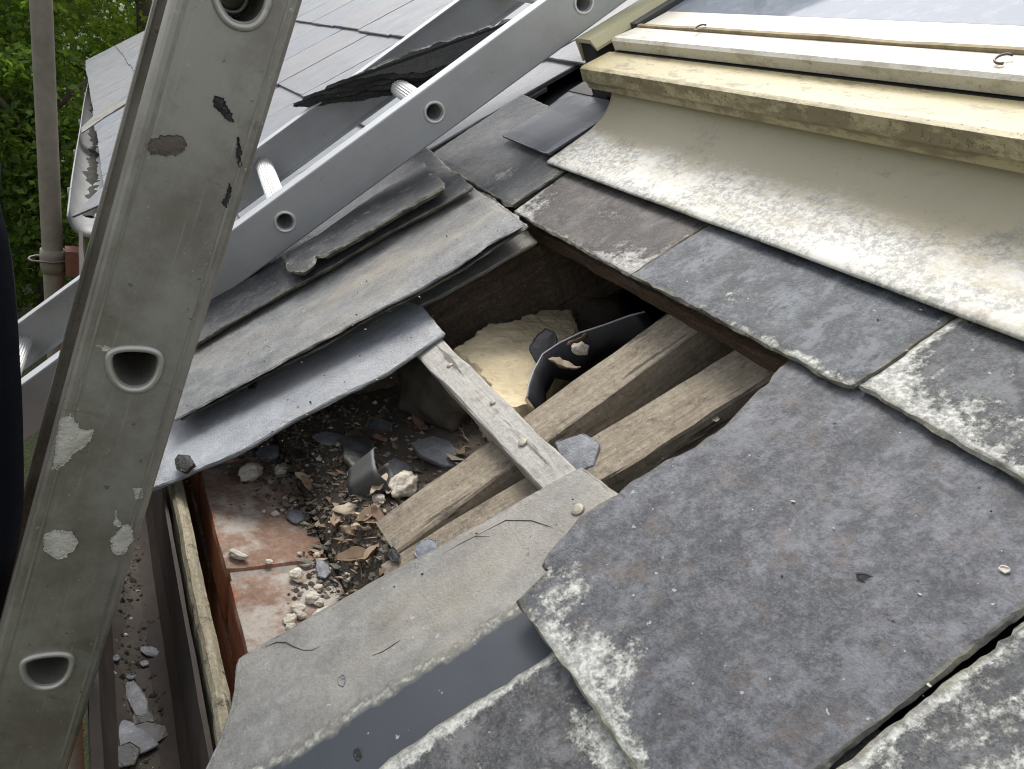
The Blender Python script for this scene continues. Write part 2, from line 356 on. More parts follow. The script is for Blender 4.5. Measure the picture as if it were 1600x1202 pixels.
def slab_mesh(poly, t, nf=0., d=.006, jit=.0008, grid=.016, rim=.0016, seed=0, und=.0006, li=None, cl=None, holes=None, lam=.0012):
    """solid flake with an uneven laminated rim; poly in plane coordinates, top at nf(x, y), thickness t"""
    rs = np.random.RandomState(seed)
    if not callable(nf): nf0 = nf; nf = lambda x, y: nf0
    P = resample(poly, d)
    if area2(P) < 0: P = P[::-1].copy()
    nb = len(P); nxt = np.roll(P, -1, 0); prv = np.roll(P, 1, 0); tg = nxt-prv; tg /= np.maximum(np.linalg.norm(tg, axis=1), 1e-9)[:, None]
    nrm = np.stack([tg[:, 1], -tg[:, 0]], 1)
    low = np.array([fbm(p[0]*17, p[1]*17, seed*1.7, 2)*.9 + .55*fbm(p[0]*150, p[1]*150, seed*2.7, 2) for p in P])
    chip = np.array([-max(0, fbm(p[0]*45, p[1]*45, seed*3.1+5, 2)-.42)*5 for p in P])
    P = P + nrm*((low*.8 + chip*.7)*jit + rs.randn(nb)*jit*.12)[:, None]
    top = P - nrm*(rim*(.5+rs.rand(nb)))[:, None]
    x0, y0 = P.min(0); x1, y1 = P.max(0)
    gx, gy = np.meshgrid(np.arange(x0, x1, grid), np.arange(y0, y1, grid)); G = np.stack([gx.ravel(), gy.ravel()], 1)
    G += (rs.rand(*G.shape)-.5)*grid*.5
    G = G[inside(G, top)]
    if len(G): G = G[edge_dist(G, top) > grid*.4]
    co = [Vector(p) for p in top]+[Vector(p) for p in G]
    vv, _, ff, _, _, _ = delaunay_2d_cdt(co, [(i, (i+1) % nb) for i in range(nb)], [], 1, 1e-7)
    T = np.array([(v.x, v.y) for v in vv]); nT = len(T)
    ed = edge_dist(T, P)
    V = [(x, y, nf(x, y) + und*fbm(x*18, y*18, seed, 3) - (.0004+.0006*rs.rand() if ed[i] < rim*1.9 else 0)) for i, (x, y) in enumerate(T)]
    # map rim points to CDT output (first nb inputs keep their order unless merged)
    from_idx = list(range(nb)) if nT == len(co) else [int(np.argmin(((T-top[i])**2).sum(1))) for i in range(nb)]
    Fc = [tuple(f) for f in ff]
    ring = from_idx
    levels = [.12, .38, .66, 1.0]
    offs = [0, lam, -lam*.6, -lam*1.2]
    for lv, of in zip(levels, offs):
        ker = lambda a: (np.roll(a, 1)+np.roll(a, -1)+a*1.5+np.roll(a, 2)*.6+np.roll(a, -2)*.6)/4.7
        j2 = ker(rs.randn(nb))*lam*.6 + of*(.4+ker(rs.rand(nb)))
        Q = P + nrm*j2[:, None]; base = len(V)
        V += [(q[0], q[1], nf(q[0], q[1]) - t*lv*(1+.0*lv)) for q in Q]
        new = list(range(base, base+nb))
        for i in range(nb):
            k = (i+1) % nb; Fc.append((ring[i], new[i], new[k], ring[k]))
        ring = new
    Fc.append(tuple(reversed(ring)))
    n = len(V); E = np.zeros(n); E[:nT] = ed
    at = {'ed': E}
    at['li'] = [li(v[0], v[1]) if li else 0. for v in V]
    at['cl'] = [cl(v[0], v[1]) if cl else 0. for v in V]
    return V, Fc, at
def slab(name, poly, t, nf, mat, parent=None, smooth=False, **kw):
    V, Fc, at = slab_mesh(poly, t, nf, **kw)
    c = np.mean(np.array(poly), 0)
    Vl = [(v[0]-c[0], v[1]-c[1], v[2]) for v in V]
    if parent: o = mk(name, Vl, Fc, mat, parent, smooth, at, loc=(c[0], c[1], 0))
    else: o = mk(name, Vl, Fc, mat, None, smooth, at, loc=r2w(c[0], c[1], 0), rot=(TH, 0, 0))
    return o
def beam(name, p0, p1, wid, dep, mat, parent, axis='y', seg=24, jit=.0012, bev=.003, seed=0, taper=None):
    """timber: runs along axis ('x' or 'y') of its parent frame from p0 to p1 (top centre line)"""
    rs = np.random.RandomState(seed)
    p0 = np.array(p0, float); p1 = np.array(p1, float); L = np.linalg.norm(p1-p0)
    a, b = wid/2, dep
    sec = [(-a+bev, 0), (a-bev, 0), (a, -bev), (a, -b+bev), (a-bev, -b), (-a+bev, -b), (-a, -b+bev), (-a, -bev)]
    # subdivide section for wobble
    V, Fc = [], []
    for i in range(seg+1):
        q = L*i/seg
        for j, (u, v) in enumerate(sec):
            du = jit*fbm(q*16+j*3.1, seed*3.3+j, 0, 3)*1.6 + rs.randn()*jit*.15; dv = jit*fbm(q*16+7+j*1.3, seed*5.1+9, 1, 3)*1.6
            V.append((q, u+du, v+dv) if axis == 'x' else (-(u+du), q, v+dv))
    ns = len(sec)
    for i in range(seg):
        for j in range(ns):
            k = (j+1) % ns; Fc.append((i*ns+j, i*ns+k, (i+1)*ns+k, (i+1)*ns+j))
    Fc.append(tuple(range(ns))[::-1]); Fc.append(tuple(seg*ns+j for j in range(ns)))
    dv = (p1-p0)/L
    o = mk(name, V, Fc, mat, parent)
    if axis == 'x': ex = Vector(dv); ez = Vector((0, 0, 1)); ey = ez.cross(ex).normalized(); ez = ex.cross(ey)
    else: ey = Vector(dv); ez = Vector((0, 0, 1)); ex = ey.cross(ez).normalized(); ez = ex.cross(ey)
    o.matrix_local = Matrix(((ex.x, ey.x, ez.x, p0[0]), (ex.y, ey.y, ez.y, p0[1]), (ex.z, ey.z, ez.z, p0[2]), (0, 0, 0, 1)))
    import bmesh
    bm = bmesh.new(); bm.from_mesh(o.data); bmesh.ops.recalc_face_normals(bm, faces=bm.faces); bm.to_mesh(o.data); bm.free()
    return o
def fix(o):
    import bmesh
    bm = bmesh.new(); bm.from_mesh(o.data); bmesh.ops.recalc_face_normals(bm, faces=bm.faces); bm.to_mesh(o.data); bm.free(); return o
def box_v(x0, x1, y0, y1, z0, z1):
    V = [(x, y, z) for z in (z0, z1) for y in (y0, y1) for x in (x0, x1)]
    return V, [(0, 2, 3, 1), (4, 5, 7, 6), (0, 1, 5, 4), (2, 6, 7, 3), (0, 4, 6, 2), (1, 3, 7, 5)]
def rock(name, c, size, mat, seed=0, rot=0., rough=.25, sub=3, parent=None, flat=.0, square=0.):
    """irregular lump resting with its base at c"""
    import bmesh
    bm = bmesh.new(); bmesh.ops.create_icosphere(bm, subdivisions=sub, radius=1)
    for v in bm.verts:
        p = v.co.copy()
        if square:
            m = max(abs(p.x), abs(p.y), abs(p.z)); p = p.lerp(p/m, square)
        k = 1 + rough*fbm(p.x*1.3+seed*3.7, p.y*1.3, p.z*1.3+seed, 4) + rough*.25*fbm(p.x*5+seed, p.y*5, p.z*5, 3)
        p = p*k
        v.co = Vector((p.x*size[0]/2, p.y*size[1]/2, p.z*size[2]/2))
    zmin = min(v.co.z for v in bm.verts)
    for v in bm.verts: v.co.z -= zmin
    me = bpy.data.meshes.new(name); bm.to_mesh(me); bm.free(); me.materials.append(mat)
    if sub >= 4: me.polygons.foreach_set('use_smooth', [True]*len(me.polygons))
    o = bpy.data.objects.new(name, me); COL.objects.link(o); o.location = c; o.rotation_euler = (0, 0, rot)
    if parent: o.parent = parent
    return o
def tube_pts(pts, r, nseg=8, closed=False):
    """rings along a polyline; r number or list"""
    V, Fc = [], []; n = len(pts); P = [Vector(p) for p in pts]
    up = Vector((0, 0, 1)); prev = None
    for i in range(n):
        a = P[(i-1) % n] if (closed or i > 0) else P[i]; b = P[(i+1) % n] if (closed or i < n-1) else P[i]
        t = (b-a).normalized()
        if prev is None:
            x = t.orthogonal().normalized()
        else:
            x = (prev - t*prev.dot(t)).normalized()
        prev = x; y = t.cross(x); rr = r[i] if isinstance(r, (list, tuple)) else r
        for j in range(nseg):
            an = 2*math.pi*j/nseg; V.append(P[i] + x*math.cos(an)*rr + y*math.sin(an)*rr)
    m = n if closed else n-1
    for i in range(m):
        k = (i+1) % n
        for j in range(nseg):
            l = (j+1) % nseg; Fc.append((i*nseg+j, i*nseg+l, k*nseg+l, k*nseg+j))
    if not closed:
        Fc.append(tuple(range(nseg))[::-1]); Fc.append(tuple((n-1)*nseg+j for j in range(nseg)))
    return V, Fc

# ================================================================== the setting
def sheet(name, x0, x1, y0, y1, z, mat, kind='structure'):
    o = mk(name, [(x0, y0, z), (x1, y0, z), (x1, y1, z), (x0, y1, z)], [(0, 1, 2, 3)], mat); o['kind'] = kind; return o
sheet('ground', -300, 300, -300, 300, 0, M['grass'])

# ------------------------------------------------------------------ roof
ROOF = empty('slate_roof', (0, 0, ZO), (TH, 0, 0))
tag(ROOF, 'weathered grey slate roof with a broken open hole showing rafters', 'roof')
TILT = .028
def nt_(tail, off=0.): return lambda x, s: off - (s-tail)*TILT
def gauss(x, c, w): return math.exp(-((x-c)/w)**2)
def ss(a, b, x):
    t = min(max((x-a)/(b-a), 0), 1); return t*t*(3-2*t)

# unseen felt added under the slates to darken the loft, open at the hole
def blackout_rect(x0, x1, s0, s1):
    V, Fc = box_v(x0, x1, s0, s1, -.040, -.036); return mk('blackout_felt', V, Fc, M['felt'], ROOF)
blackout_rect(-7.4, -1.06, -.20, 2.62); blackout_rect(-.40, .62, -.20, 2.62); blackout_rect(-1.06, -.40, .335, 2.62)
V, Fc = box_v(-7.4, .62, 2.62, 2.70, -.06, .03); mk('ridge_board', V, Fc, M['slate_dark'], ROOF)
# the other slope, behind the ridge
yr, zr = 2.66*ct, 2.66*st
bk = [(-7.4, yr, zr+ZO), (.62, yr, zr+ZO), (.62, yr+2.2, zr+ZO-1.54), (-7.4, yr+2.2, zr+ZO-1.54)]
V = [w2r(v) for v in bk]; V2 = [(a, b, c-.03) for a, b, c in V]
mk('back_slope', V+V2, [(0, 1, 2, 3), (7, 6, 5, 4), (0, 4, 5, 1), (1, 5, 6, 2), (2, 6, 7, 3), (3, 7, 4, 0)], M['slate_far'], ROOF)

# ordinary courses (alike slates share four meshes)
generic = {}
def gen_mesh(kind, matname, i):
    key = (kind, matname, i)
    if key not in generic:
        V, Fc, at = slab_mesh([(0, 0), (.2935+.001*i, 0), (.292, .54), (.002*i, .54)], .0085, 0., d=.02, jit=.0012, grid=.06, seed=40+i, lam=.0012)
        o = mk('slate', V, Fc, M[matname], None, attrs=at); me = o.data; bpy.data.objects.remove(o); generic[key] = me
    return generic[key]
def lay(x0, x1, tail, matname, shift=0.):
    x = x0 + shift; i = 0
    while x < x1-.02:
        me = gen_mesh('s', matname, random.randrange(4))
        o = bpy.data.objects.new('slate', me); COL.objects.link(o); o.parent = ROOF
        o.location = (x, tail+ru(-.004, .004), ru(-.0004, .0008)); o.rotation_euler = (-TILT, 0, ru(-.004, .004)); x += .3
tails = [-.226, .014, .31, .612, .912, 1.212, 1.512, 1.812, 2.112, 2.36]
for k, tl in enumerate(tails):
    left = -7.33 + (.15 if k % 2 else 0)
    nleft = lambda xr: int((xr-left)/.3)
    if k == 0: xr = -1.16
    elif k == 1: xr = -1.33
    elif k == 2: xr = -1.33
    else: xr = -1.135
    n = int((xr-left)/.3); lay(xr-.3*n, xr, tl, 'slate_far')
    if tl > 1.5: lay(-1.12, .6, tl, 'slate_far')
    elif k >= 3: lay(-.27, .6, tl, 'slate_mid')
lay(-.06, .6, tails[0], 'slate_old', .02); lay(.13, .6, tails[1], 'slate_old'); lay(-.075, .6, .286, 'slate_mid')

# slates drawn from the photograph, lying in their courses
t0 = .014
# big slate below the skylight course
big = [p2(*q) for q in ((1216, 566), (1195, 590), (1130, 660), (1085, 695), (1040, 715), (985, 752), (962, 772), (935, 787), (905, 808), (890, 830), (862, 858), (850, 882), (858, 892), (838, 912), (810, 940))]
xr_ = -.2035
bigp = big + [(-.13-.073, t0), (xr_, t0), (xr_+.002, .37), (big[0][0]+.005, .37)]
bigp = [big[i] for i in range(len(big))] + [(xr_, t0-.001), (xr_+.001, .12), (xr_+.002, .37), (big[0][0]-.004, .37)]
def li_big(x, s):
    v = 1.25*gauss(s, t0, .022)*ss(-.40, -.36, x)*.8 + .9*gauss(s, t0+.03, .028)*gauss(x, -.33, .04) + .8*gauss(x, -.395, .02)*gauss(s, .045, .035)
    v += .5*gauss(x, xr_, .02)*gauss(s, .11, .03) + .75*gauss(s, .278, .015)*gauss(x, -.345, .04)
    return v-.25
slab('slate', bigp, .0085, nt_(t0, .0028), M['slate_old'], ROOF, d=.004, grid=.008, jit=.0011, seed=3, li=li_big, und=.0011, lam=.0016)
# neighbour at the lower right corner
rp_ = [p2(*q) for q in ((1600, 958), (1500, 1040), (1400, 1120), (1300, 1200))]
xq = -.1975
slab('slate', [(xq, -.02), (xq+.29, -.02), (xq+.29, .37), (xq+.003, .37)], .009, nt_(t0, .004), M['slate_lich'], ROOF, d=.004, grid=.009, jit=.0018, seed=4, li=lambda x, s: .25*gauss(x, xq+.03, .06)+.0, und=.0014, lam=.0018)
# the course under the skylight apron
A, B_, C_, D_ = p2(803, 331), p2(985, 430), p2(1100, 347), p2(878, 262)
slab('slate', [A, B_, (C_[0]+.001, .50), (D_[0], .50)], .0075, nt_(.29, .0015), M['slate_brown'], ROOF, d=.004, grid=.008, jit=.0014, seed=5,
     li=lambda x, s: .75*gauss(x, A[0]+.02, .035)*gauss(s, .30, .06)+.9*gauss(x, B_[0]-.03, .035)*gauss(s, .305, .03)+.5*gauss(x, -.80, .05)*gauss(s, .345, .015)-.05, lam=.0016)
A, B_ = p2(987, 432), p2(1331, 606)
q3 = [p2(1380, 575), p2(1430, 540), p2(1487, 498)]
slab('slate', [A, p2(1080, 478), p2(1150, 515), p2(1250, 565), p2(1300, 598), B_] + q3 + [(q3[-1][0], .50), (A[0]+.002, .50)], .008, nt_(.29, .003), M['slate_mid'], ROOF, d=.004, grid=.008, jit=.0013, seed=6,
     li=lambda x, s: .85*gauss(x, -.545, .025)*gauss(s, .315, .022)+.75*gauss(s, .290, .011)*ss(-.60, -.5, x)-.3, lam=.0017)
A = p2(1346, 606); B_ = p2(1600, 752)
slab('slate', [A, p2(1470, 678), B_, (-.082, .286), (-.082, .50), (p2(1492, 498)[0], .50), p2(1492, 498)], .0085, nt_(.29, .0035), M['slate_lich'], ROOF, d=.004, grid=.008, jit=.0013, seed=8,
     li=lambda x, s: .5*gauss(s, .30, .03)-.18+.3*gauss(x, A[0]+.01, .03), lam=.0018)
# eaves slates
def n_e(off=-.0085): return nt_(-.22, off)
wq = [(905, 725), (962, 771)]
top_e = [(378, 1035), (430, 1003), (520, 948), (600, 902), (680, 857), (780, 800), (850, 757), (905, 725)]
wp = [p2(*q, -.015) for q in top_e] + [p2(962, 771, -.017), (-.36, .118), (-.27, .118), (-.27, -.235), p2(320, 1202, -.008), p2(343, 1150, -.008), p2(358, 1105, -.008), p2(368, 1055, -.01)]
def wx(s): return -.4225 + .065*(s+.09) + .004*fbm(s*40, 3.3, 0, 3)
def cl_w(x, s): return ss(-.0012, .0012, x-wx(s))
def li_w(x, s): return .95*gauss(x, wx(s)-.003, .010) + .35*gauss(s, -.2, .03) + .5*gauss(x, wp[0][0]+.0, .012)*gauss(s, -.18, .03)-.1
wedge = slab('slate', wp, .006, n_e(), M['slate_wedge'], ROOF, d=.004, grid=.0045, jit=.0007, seed=9, li=li_w, cl=cl_w, lam=.0014)
wedge['label'] = 'thin grey beige slate nailed over the hole, dark band along its right side'
lp = [p2(858, 1018, -.005), p2(790, 1064, -.005), p2(690, 1132, -.005), p2(592, 1200, -.003)]
slab('slate', [(-.369, .12), lp[0], lp[1], lp[2], lp[3], (-.368, -.225), (-.06, -.225), (-.06, .12)], .0075, n_e(.000), M['slate_lich'], ROOF, d=.004, grid=.008, jit=.0018, seed=10,
     li=lambda x, s: 1.1*gauss(x, -.368, .014)+.9*gauss(s, .008, .015)*ss(-.36, -.30, x)-.3, lam=.0016)
s1 = [p2(*q, -.013) for q in ((236, 768), (268, 664), (330, 626), (420, 580), (480, 548), (560, 508), (640, 467))] + [p2(652, 470, -.017), p2(692, 519, -.017)] + [p2(*q, -.013) for q in ((600, 577), (530, 613), (460, 651), (400, 688), (375, 705), (330, 725), (285, 745))]
s1 = [p2(692, 519, -.017), p2(652, 470, -.017), p2(640, 467, -.017)] + [(-.985, .08), (-.995, -.19), (-.87, -.232)] + [p2(*q, -.012) for q in ((285, 747), (330, 725), (375, 705), (400, 690), (460, 652), (530, 614), (600, 578))]
o = slab('slate', s1, .006, n_e(), M['slate_strip'], ROOF, d=.004, grid=.008, jit=.0008, seed=11, lam=.0014)
for cr in ([(420, 1016), (437, 1009), (452, 1009), (462, 1015), (478, 1021), (492, 1021), (508, 1013)], [(585, 1028), (600, 1022), (618, 1010), (628, 1003)], [(690, 868), (720, 850), (742, 838), (765, 838)], [(742, 838), (790, 812), (830, 812), (862, 822)]):
    pts = []
    for a, b in cr:
        x, s_, _ = pr(a, b, -.0150); pts.append((x-.0, s_, n_e()(x, s_)-.0002+.0003*rnd()))
    V, Fc = tube_pts(pts, [.0002]+[.0004]*(len(pts)-2)+[.00015], 5); mk('crack', V, Fc, M['stone_dark'], wedge, loc=-Vector(wedge.location))
# slipped slates beside the hole
s2 = [p2(*q, .014) for q in ((272, 655), (340, 618), (420, 575), (500, 532), (560, 499), (600, 478), (660, 447), (720, 412), (760, 382), (815, 351), (800, 333), (748, 300))] + [(-1.20, .29), (-1.20, -.19)]
def n2f(x, s): return .014 + .004*ss(-1.0, -1.15, x)
slab('slate', s2, .0050, n2f, M['slate_tan'], ROOF, d=.004, grid=.010, jit=.0009, seed=12, lam=.0022, li=lambda x, s: -.2)
s2b = [p2(*q, .006) for q in ((285, 655), (350, 622), (430, 578), (505, 541), (560, 507), (612, 480), (668, 452), (725, 420), (772, 388), (822, 356))] + [(-1.0, .29), (-1.14, .285), (-1.15, -.185)]
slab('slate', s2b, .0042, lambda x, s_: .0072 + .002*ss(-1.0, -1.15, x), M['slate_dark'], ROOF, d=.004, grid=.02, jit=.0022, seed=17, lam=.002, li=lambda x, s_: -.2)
s3 = [p2(*q, -.020) for q in ((838, 380), (760, 424), (690, 463), (655, 480), (640, 468), (700, 420), (770, 380), (815, 352))]
slab('slate', [s3[0], s3[1], s3[2], s3[3], (-1.02, .10), (-1.0, .30)], .006, -.017, M['slate_tan'], ROOF, d=.004, grid=.012, jit=.0016, seed=13, lam=.0016, li=lambda x, s: -.2)
s6 = [p2(*q, .026) for q in ((300, 540), (360, 503), (440, 458), (520, 414), (600, 366), (680, 325), (738, 292), (690, 255))] + [(-1.37, .31), (-1.37, -.14)]
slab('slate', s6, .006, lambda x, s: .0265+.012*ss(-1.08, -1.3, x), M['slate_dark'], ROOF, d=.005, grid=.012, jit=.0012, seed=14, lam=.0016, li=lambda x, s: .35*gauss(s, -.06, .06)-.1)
s5 = [p2(*q, .043) for q in ((450, 422), (441, 398), (500, 363), (560, 320), (620, 281), (660, 252), (692, 283), (690, 292), (620, 332), (560, 368), (505, 398), (492, 398), (488, 410), (470, 424))]
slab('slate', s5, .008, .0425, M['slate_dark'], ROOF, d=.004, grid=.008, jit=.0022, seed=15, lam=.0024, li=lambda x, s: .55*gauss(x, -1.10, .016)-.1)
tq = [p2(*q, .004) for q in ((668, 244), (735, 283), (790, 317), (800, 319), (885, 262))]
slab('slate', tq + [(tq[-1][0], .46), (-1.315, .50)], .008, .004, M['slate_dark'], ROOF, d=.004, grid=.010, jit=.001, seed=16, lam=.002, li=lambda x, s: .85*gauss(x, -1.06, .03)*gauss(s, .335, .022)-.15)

# rafters and battens seen in the hole
NR = -.0445
def mid(a, b, N): 
    p, q = pr(*a, N), pr(*b, N); return np.array([(p[0]+q[0])/2, (p[1]+q[1])/2, N])
r1 = (np.array([-.610, -.045, NR]), np.array([-.632, .60, NR]))
beam('rafter', r1[0], r1[1], .052, .10, M['rafter'], ROOF, 'y', 40, .0010, .0016, 1)
r2 = (np.array([-.553, -.062, NR+.001]), np.array([-.483, .60, NR+.001]))
beam('rafter', r2[0], r2[1], .056, .10, M['rafter'], ROOF, 'y', 40, .0010, .0018, 2)
r3 = (np.array([-1.005, -.02, NR-.004]), np.array([-.985, .60, NR-.004]))
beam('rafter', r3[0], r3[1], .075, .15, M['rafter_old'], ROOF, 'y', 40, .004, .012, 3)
for i, xx in enumerate((-.35, .05, .42)): beam('rafter', (xx, -.05, NR), (xx, 2.6, NR), .05, .10, M['rafter'], ROOF, 'y', 6, .001, .003, 20+i)
ba, bb = pr(677, 532, -.0245), pr(876, 746, -.0245)
bt = beam('batten', (-1.04, .100, -.0242), (-.41, .0985, -.0242), .032, .0195, M['batten'], ROOF, 'x', 40, .0011, .0018, 4)
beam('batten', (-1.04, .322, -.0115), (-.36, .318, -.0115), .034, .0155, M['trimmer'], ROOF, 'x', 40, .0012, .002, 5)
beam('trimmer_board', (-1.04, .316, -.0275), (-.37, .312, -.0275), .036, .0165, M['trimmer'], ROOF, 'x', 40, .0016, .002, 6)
def nail(px, py, N, r=.005, parent=ROOF):
    x, s, n = pr(px, py, N); V, Fc = [], []
    for i, (rr, z) in enumerate(((r*.8, 0), (r, .0008), (r*.92, .0022), (r*.5, .0028))):
        V += [(rr*math.cos(a*math.pi/6), rr*math.sin(a*math.pi/6), z) for a in range(12)]
        if i: Fc += [((i-1)*12+a, (i-1)*12+(a+1) % 12, i*12+(a+1) % 12, i*12+a) for a in range(12)]
    Fc.append(tuple(range(36, 48))); o = mk('nail', V, Fc, M['nail'], parent, loc=(x, s, N-.0006), rot=(ru(-.1, .1), ru(-.1, .1), 0)); return o
nail(903, 797, -.0168, .0055); nail(817, 692, -.0242, .0045); nail(703, 572, -.0242, .0035); nail(770, 630, -.0242, .003)

# ------------------------------------------------------------------ brick wall under the eaves
BZ = -.150
WALL = empty('brick_wall', (0, 0, 0))
tag(WALL, 'orange brick wall head under the eaves, dusty along its top', 'wall')
def brick_mesh(seed):
    rs = np.random.RandomState(seed); import bmesh
    bm = bmesh.new(); bmesh.ops.create_cube(bm, size=1); bmesh.ops.subdivide_edges(bm, edges=bm.edges, cuts=7, use_grid_fill=True)
    me = bpy.data.meshes.new('brick'); L, Wd, H = .2135, .1015, .064; top, ed = [], []
    for v in bm.verts:
        p = v.co.copy(); v.co = Vector((p.x*L, p.y*Wd, p.z*H))
        k = sum(abs(abs(c)-.5) < .01 for c in p)
        q = v.co
        v.co += Vector((fbm(q.x*60+seed, q.y*60, q.z*60), fbm(q.x*60, q.y*60+seed, q.z*60+4), fbm(q.x*60+9, q.y*60, q.z*60+seed)))*.0011
        if k >= 2: v.co *= 1 - .012*k - .008*rs.rand()
        if p.z > .49: v.co.z += .0015*fbm(q.x*25+seed, q.y*25, 2, 3)
    bm.verts.ensure_lookup_table()
    for v in bm.verts:
        top.append(1. if v.co.z > H*.42 else 0.); ed.append(min(L/2-abs(v.co.x), Wd/2-abs(v.co.y)))
    bm.to_mesh(me); bm.free(); me.materials.append(M['brick'])
    for k, vals in (('top', top), ('ed', ed)):
        a = me.attributes.new(k, 'FLOAT', 'POINT'); a.data.foreach_set('value', vals)
    return me
bm_ = [brick_mesh(s) for s in (1, 2, 3)]
yb = -.0775
for c in range(3):
    for i in range(-3, 5):
        x = -.8235 + i*.2255 + (.112 if c % 2 else 0)
        o = bpy.data.objects.new('brick', bm_[(i+c) % 3]); COL.objects.link(o); o.parent = WALL
        o.location = (x, yb + .0015*math.sin(i*3+c), ZO + BZ - .033 - c*.075); o.rotation_euler = (0, 0, ru(-.006, .006) + (math.pi if i % 2 else 0))
        o['label'] = 'dusty orange brick'
V, Fc = box_v(-1.6, .35, yb-.0465, yb+.049, ZO+BZ-.225, ZO+BZ-.0050); fix(mk('mortar_bed', V, Fc, M['mortar_old'], WALL))
def masonry():
    m = NT('masonry'); tc = m.n('ShaderNodeTexCoord'); mp = m.n('ShaderNodeMapping'); mp.inputs['Rotation'].default_value = (R(90), 0, 0); m.l(tc.outputs['Object'], mp.inputs[0])
    b = m.n('ShaderNodeTexBrick'); b.inputs['Scale'].default_value = 1; b.inputs['Brick Width'].default_value = .225; b.inputs['Row Height'].default_value = .075; b.inputs['Mortar Size'].default_value = .005
    b.inputs['Color1'].default_value = (.34, .12, .07, 1); b.inputs['Color2'].default_value = (.45, .19, .11, 1); b.inputs['Mortar'].default_value = (.35, .32, .28, 1)
    m.l(mp.outputs[0], b.inputs['Vector']); m.col(b.outputs['Color']); m.rough(.9); return m.m
M['masonry'] = masonry()
V, Fc = box_v(-7.3, .6, yb-.051, yb+.051, 0, ZO+BZ-.226); mk('masonry', V, Fc, M['masonry'], WALL)
V, Fc = box_v(-7.3, -1.62, yb-.051, yb+.051, ZO+BZ-.226, ZO+BZ-.03); mk('masonry', V, Fc, M['masonry'], WALL)
V, Fc = box_v(.36, .6, yb-.051, yb+.051, ZO+BZ-.226, ZO+BZ-.03); mk('masonry', V, Fc, M['masonry'], WALL)
# gable walls and back wall close the house
def gable(x0, x1):
    yb1 = yr+2.1
    prof = [(-.02, 0), (yb1, 0), (yb1, ZO+zr-1.54-.02), (yr, ZO+zr-.09), (-.02, ZO-.12)]
    V = [(x0, a, b) for a, b in prof]+[(x1, a, b) for a, b in prof]; n = 5
    return fix(mk('gable_wall', V, [tuple(range(n)), tuple(range(n, 2*n))]+[(i, (i+1) % n, n+(i+1) % n, n+i) for i in range(n)], M['masonry'], WALL))
gable(-7.3, -7.2); gable(.48, .58)
V, Fc = box_v(-7.2, .48, yr+2.0, yr+2.1, 0, ZO+zr-1.54); mk('back_wall', V, Fc, M['masonry'], WALL)

# fascia board
fas = empty('fascia_board', (-.6, -.155, ZO-.14)); tag(fas, 'cream painted fascia board with flaking top edge beside the brick wall', 'fascia')
def fascia_mesh():
    V, Fc = [], []; n = 160
    for i in range(n+1):
        x = -1.9 + 2.3*i/n; e = .0018*fbm(x*30, 1.1, 0, 4)
        w_ = .0018*fbm(x*22, 5.1, 0, 4)
        y0, y1 = -.1635, -.1495
        for (y, z) in ((y0+w_, ZO-.30), (y0+w_, ZO-.146+e), (y0+.003+w_, ZO-.141+e), (y1-.005, ZO-.1415+e*1.5), (y1+w_*.6, ZO-.147), (y1, ZO-.30)): V.append((x+.6, y+.155, z-ZO+.14))
        if i:
            a = (i-1)*6; b = i*6
            for j in range(6): k = (j+1) % 6; Fc.append((a+j, a+k, b+k, b+j))
    Fc += [tuple(range(6)), tuple(n*6+j for j in range(6))]
    return V, Fc
V, Fc = box_v(-6.7, -1.305, -.0085, .0055, -.22, -.002); mk('board', V, Fc, M['gutter_iron'], fas)
V, Fc = fascia_mesh(); fix(mk('board', V, Fc, M['fascia'], fas))

# near gutter: iron trough between fascia and ladder
gut = empty('iron_gutter', (-.6, -.205, ZO-.25)); tag(gut, 'dark brown iron gutter full of slate chips below the broken eaves', 'gutter')
def trough(x0, x1, prof, mat, parent, off, th=.003, nx=60, wob=.0, name='trough'):
    V, Fc = [], []; n = len(prof); P = np.array(prof)
    t = np.gradient(P, axis=0); t /= np.linalg.norm(t, axis=1)[:, None]; nr = np.stack([-t[:, 1], t[:, 0]], 1)
    loop = [tuple(p) for p in P] + [tuple(p) for p in (P - nr*th)[::-1]]; m = len(loop)
    for i in range(nx+1):
        x = x0+(x1-x0)*i/nx
        for j, (y, z) in enumerate(loop): V.append((x-off[0], y-off[1]+wob*fbm(x*9, j*.4, 0, 3), z-off[2]+wob*fbm(x*9, j*.4, 5, 3)))
        if i:
            a, b = (i-1)*m, i*m
            for j in range(m): k = (j+1) % m; Fc.append((a+j, a+k, b+k, b+j))
    Fc += [tuple(range(m)), tuple(nx*m+j for j in range(m))]
    return fix(mk(name, V, Fc, mat, parent))
GB = -.262
gp = [(-.1675, ZO-.155), (-.168, ZO-.20), (-.170, ZO-.235), (-.178, ZO-.255), (-.195, ZO+GB), (-.215, ZO+GB), (-.230, ZO-.253), (-.238, ZO-.23), (-.241, ZO-.20), (-.243, ZO-.185), (-.249, ZO-.183)]
trough(-2.2, .5, gp, M['gutter_iron'], gut, (-.6, -.205, ZO-.25), .004, 90, .0012)
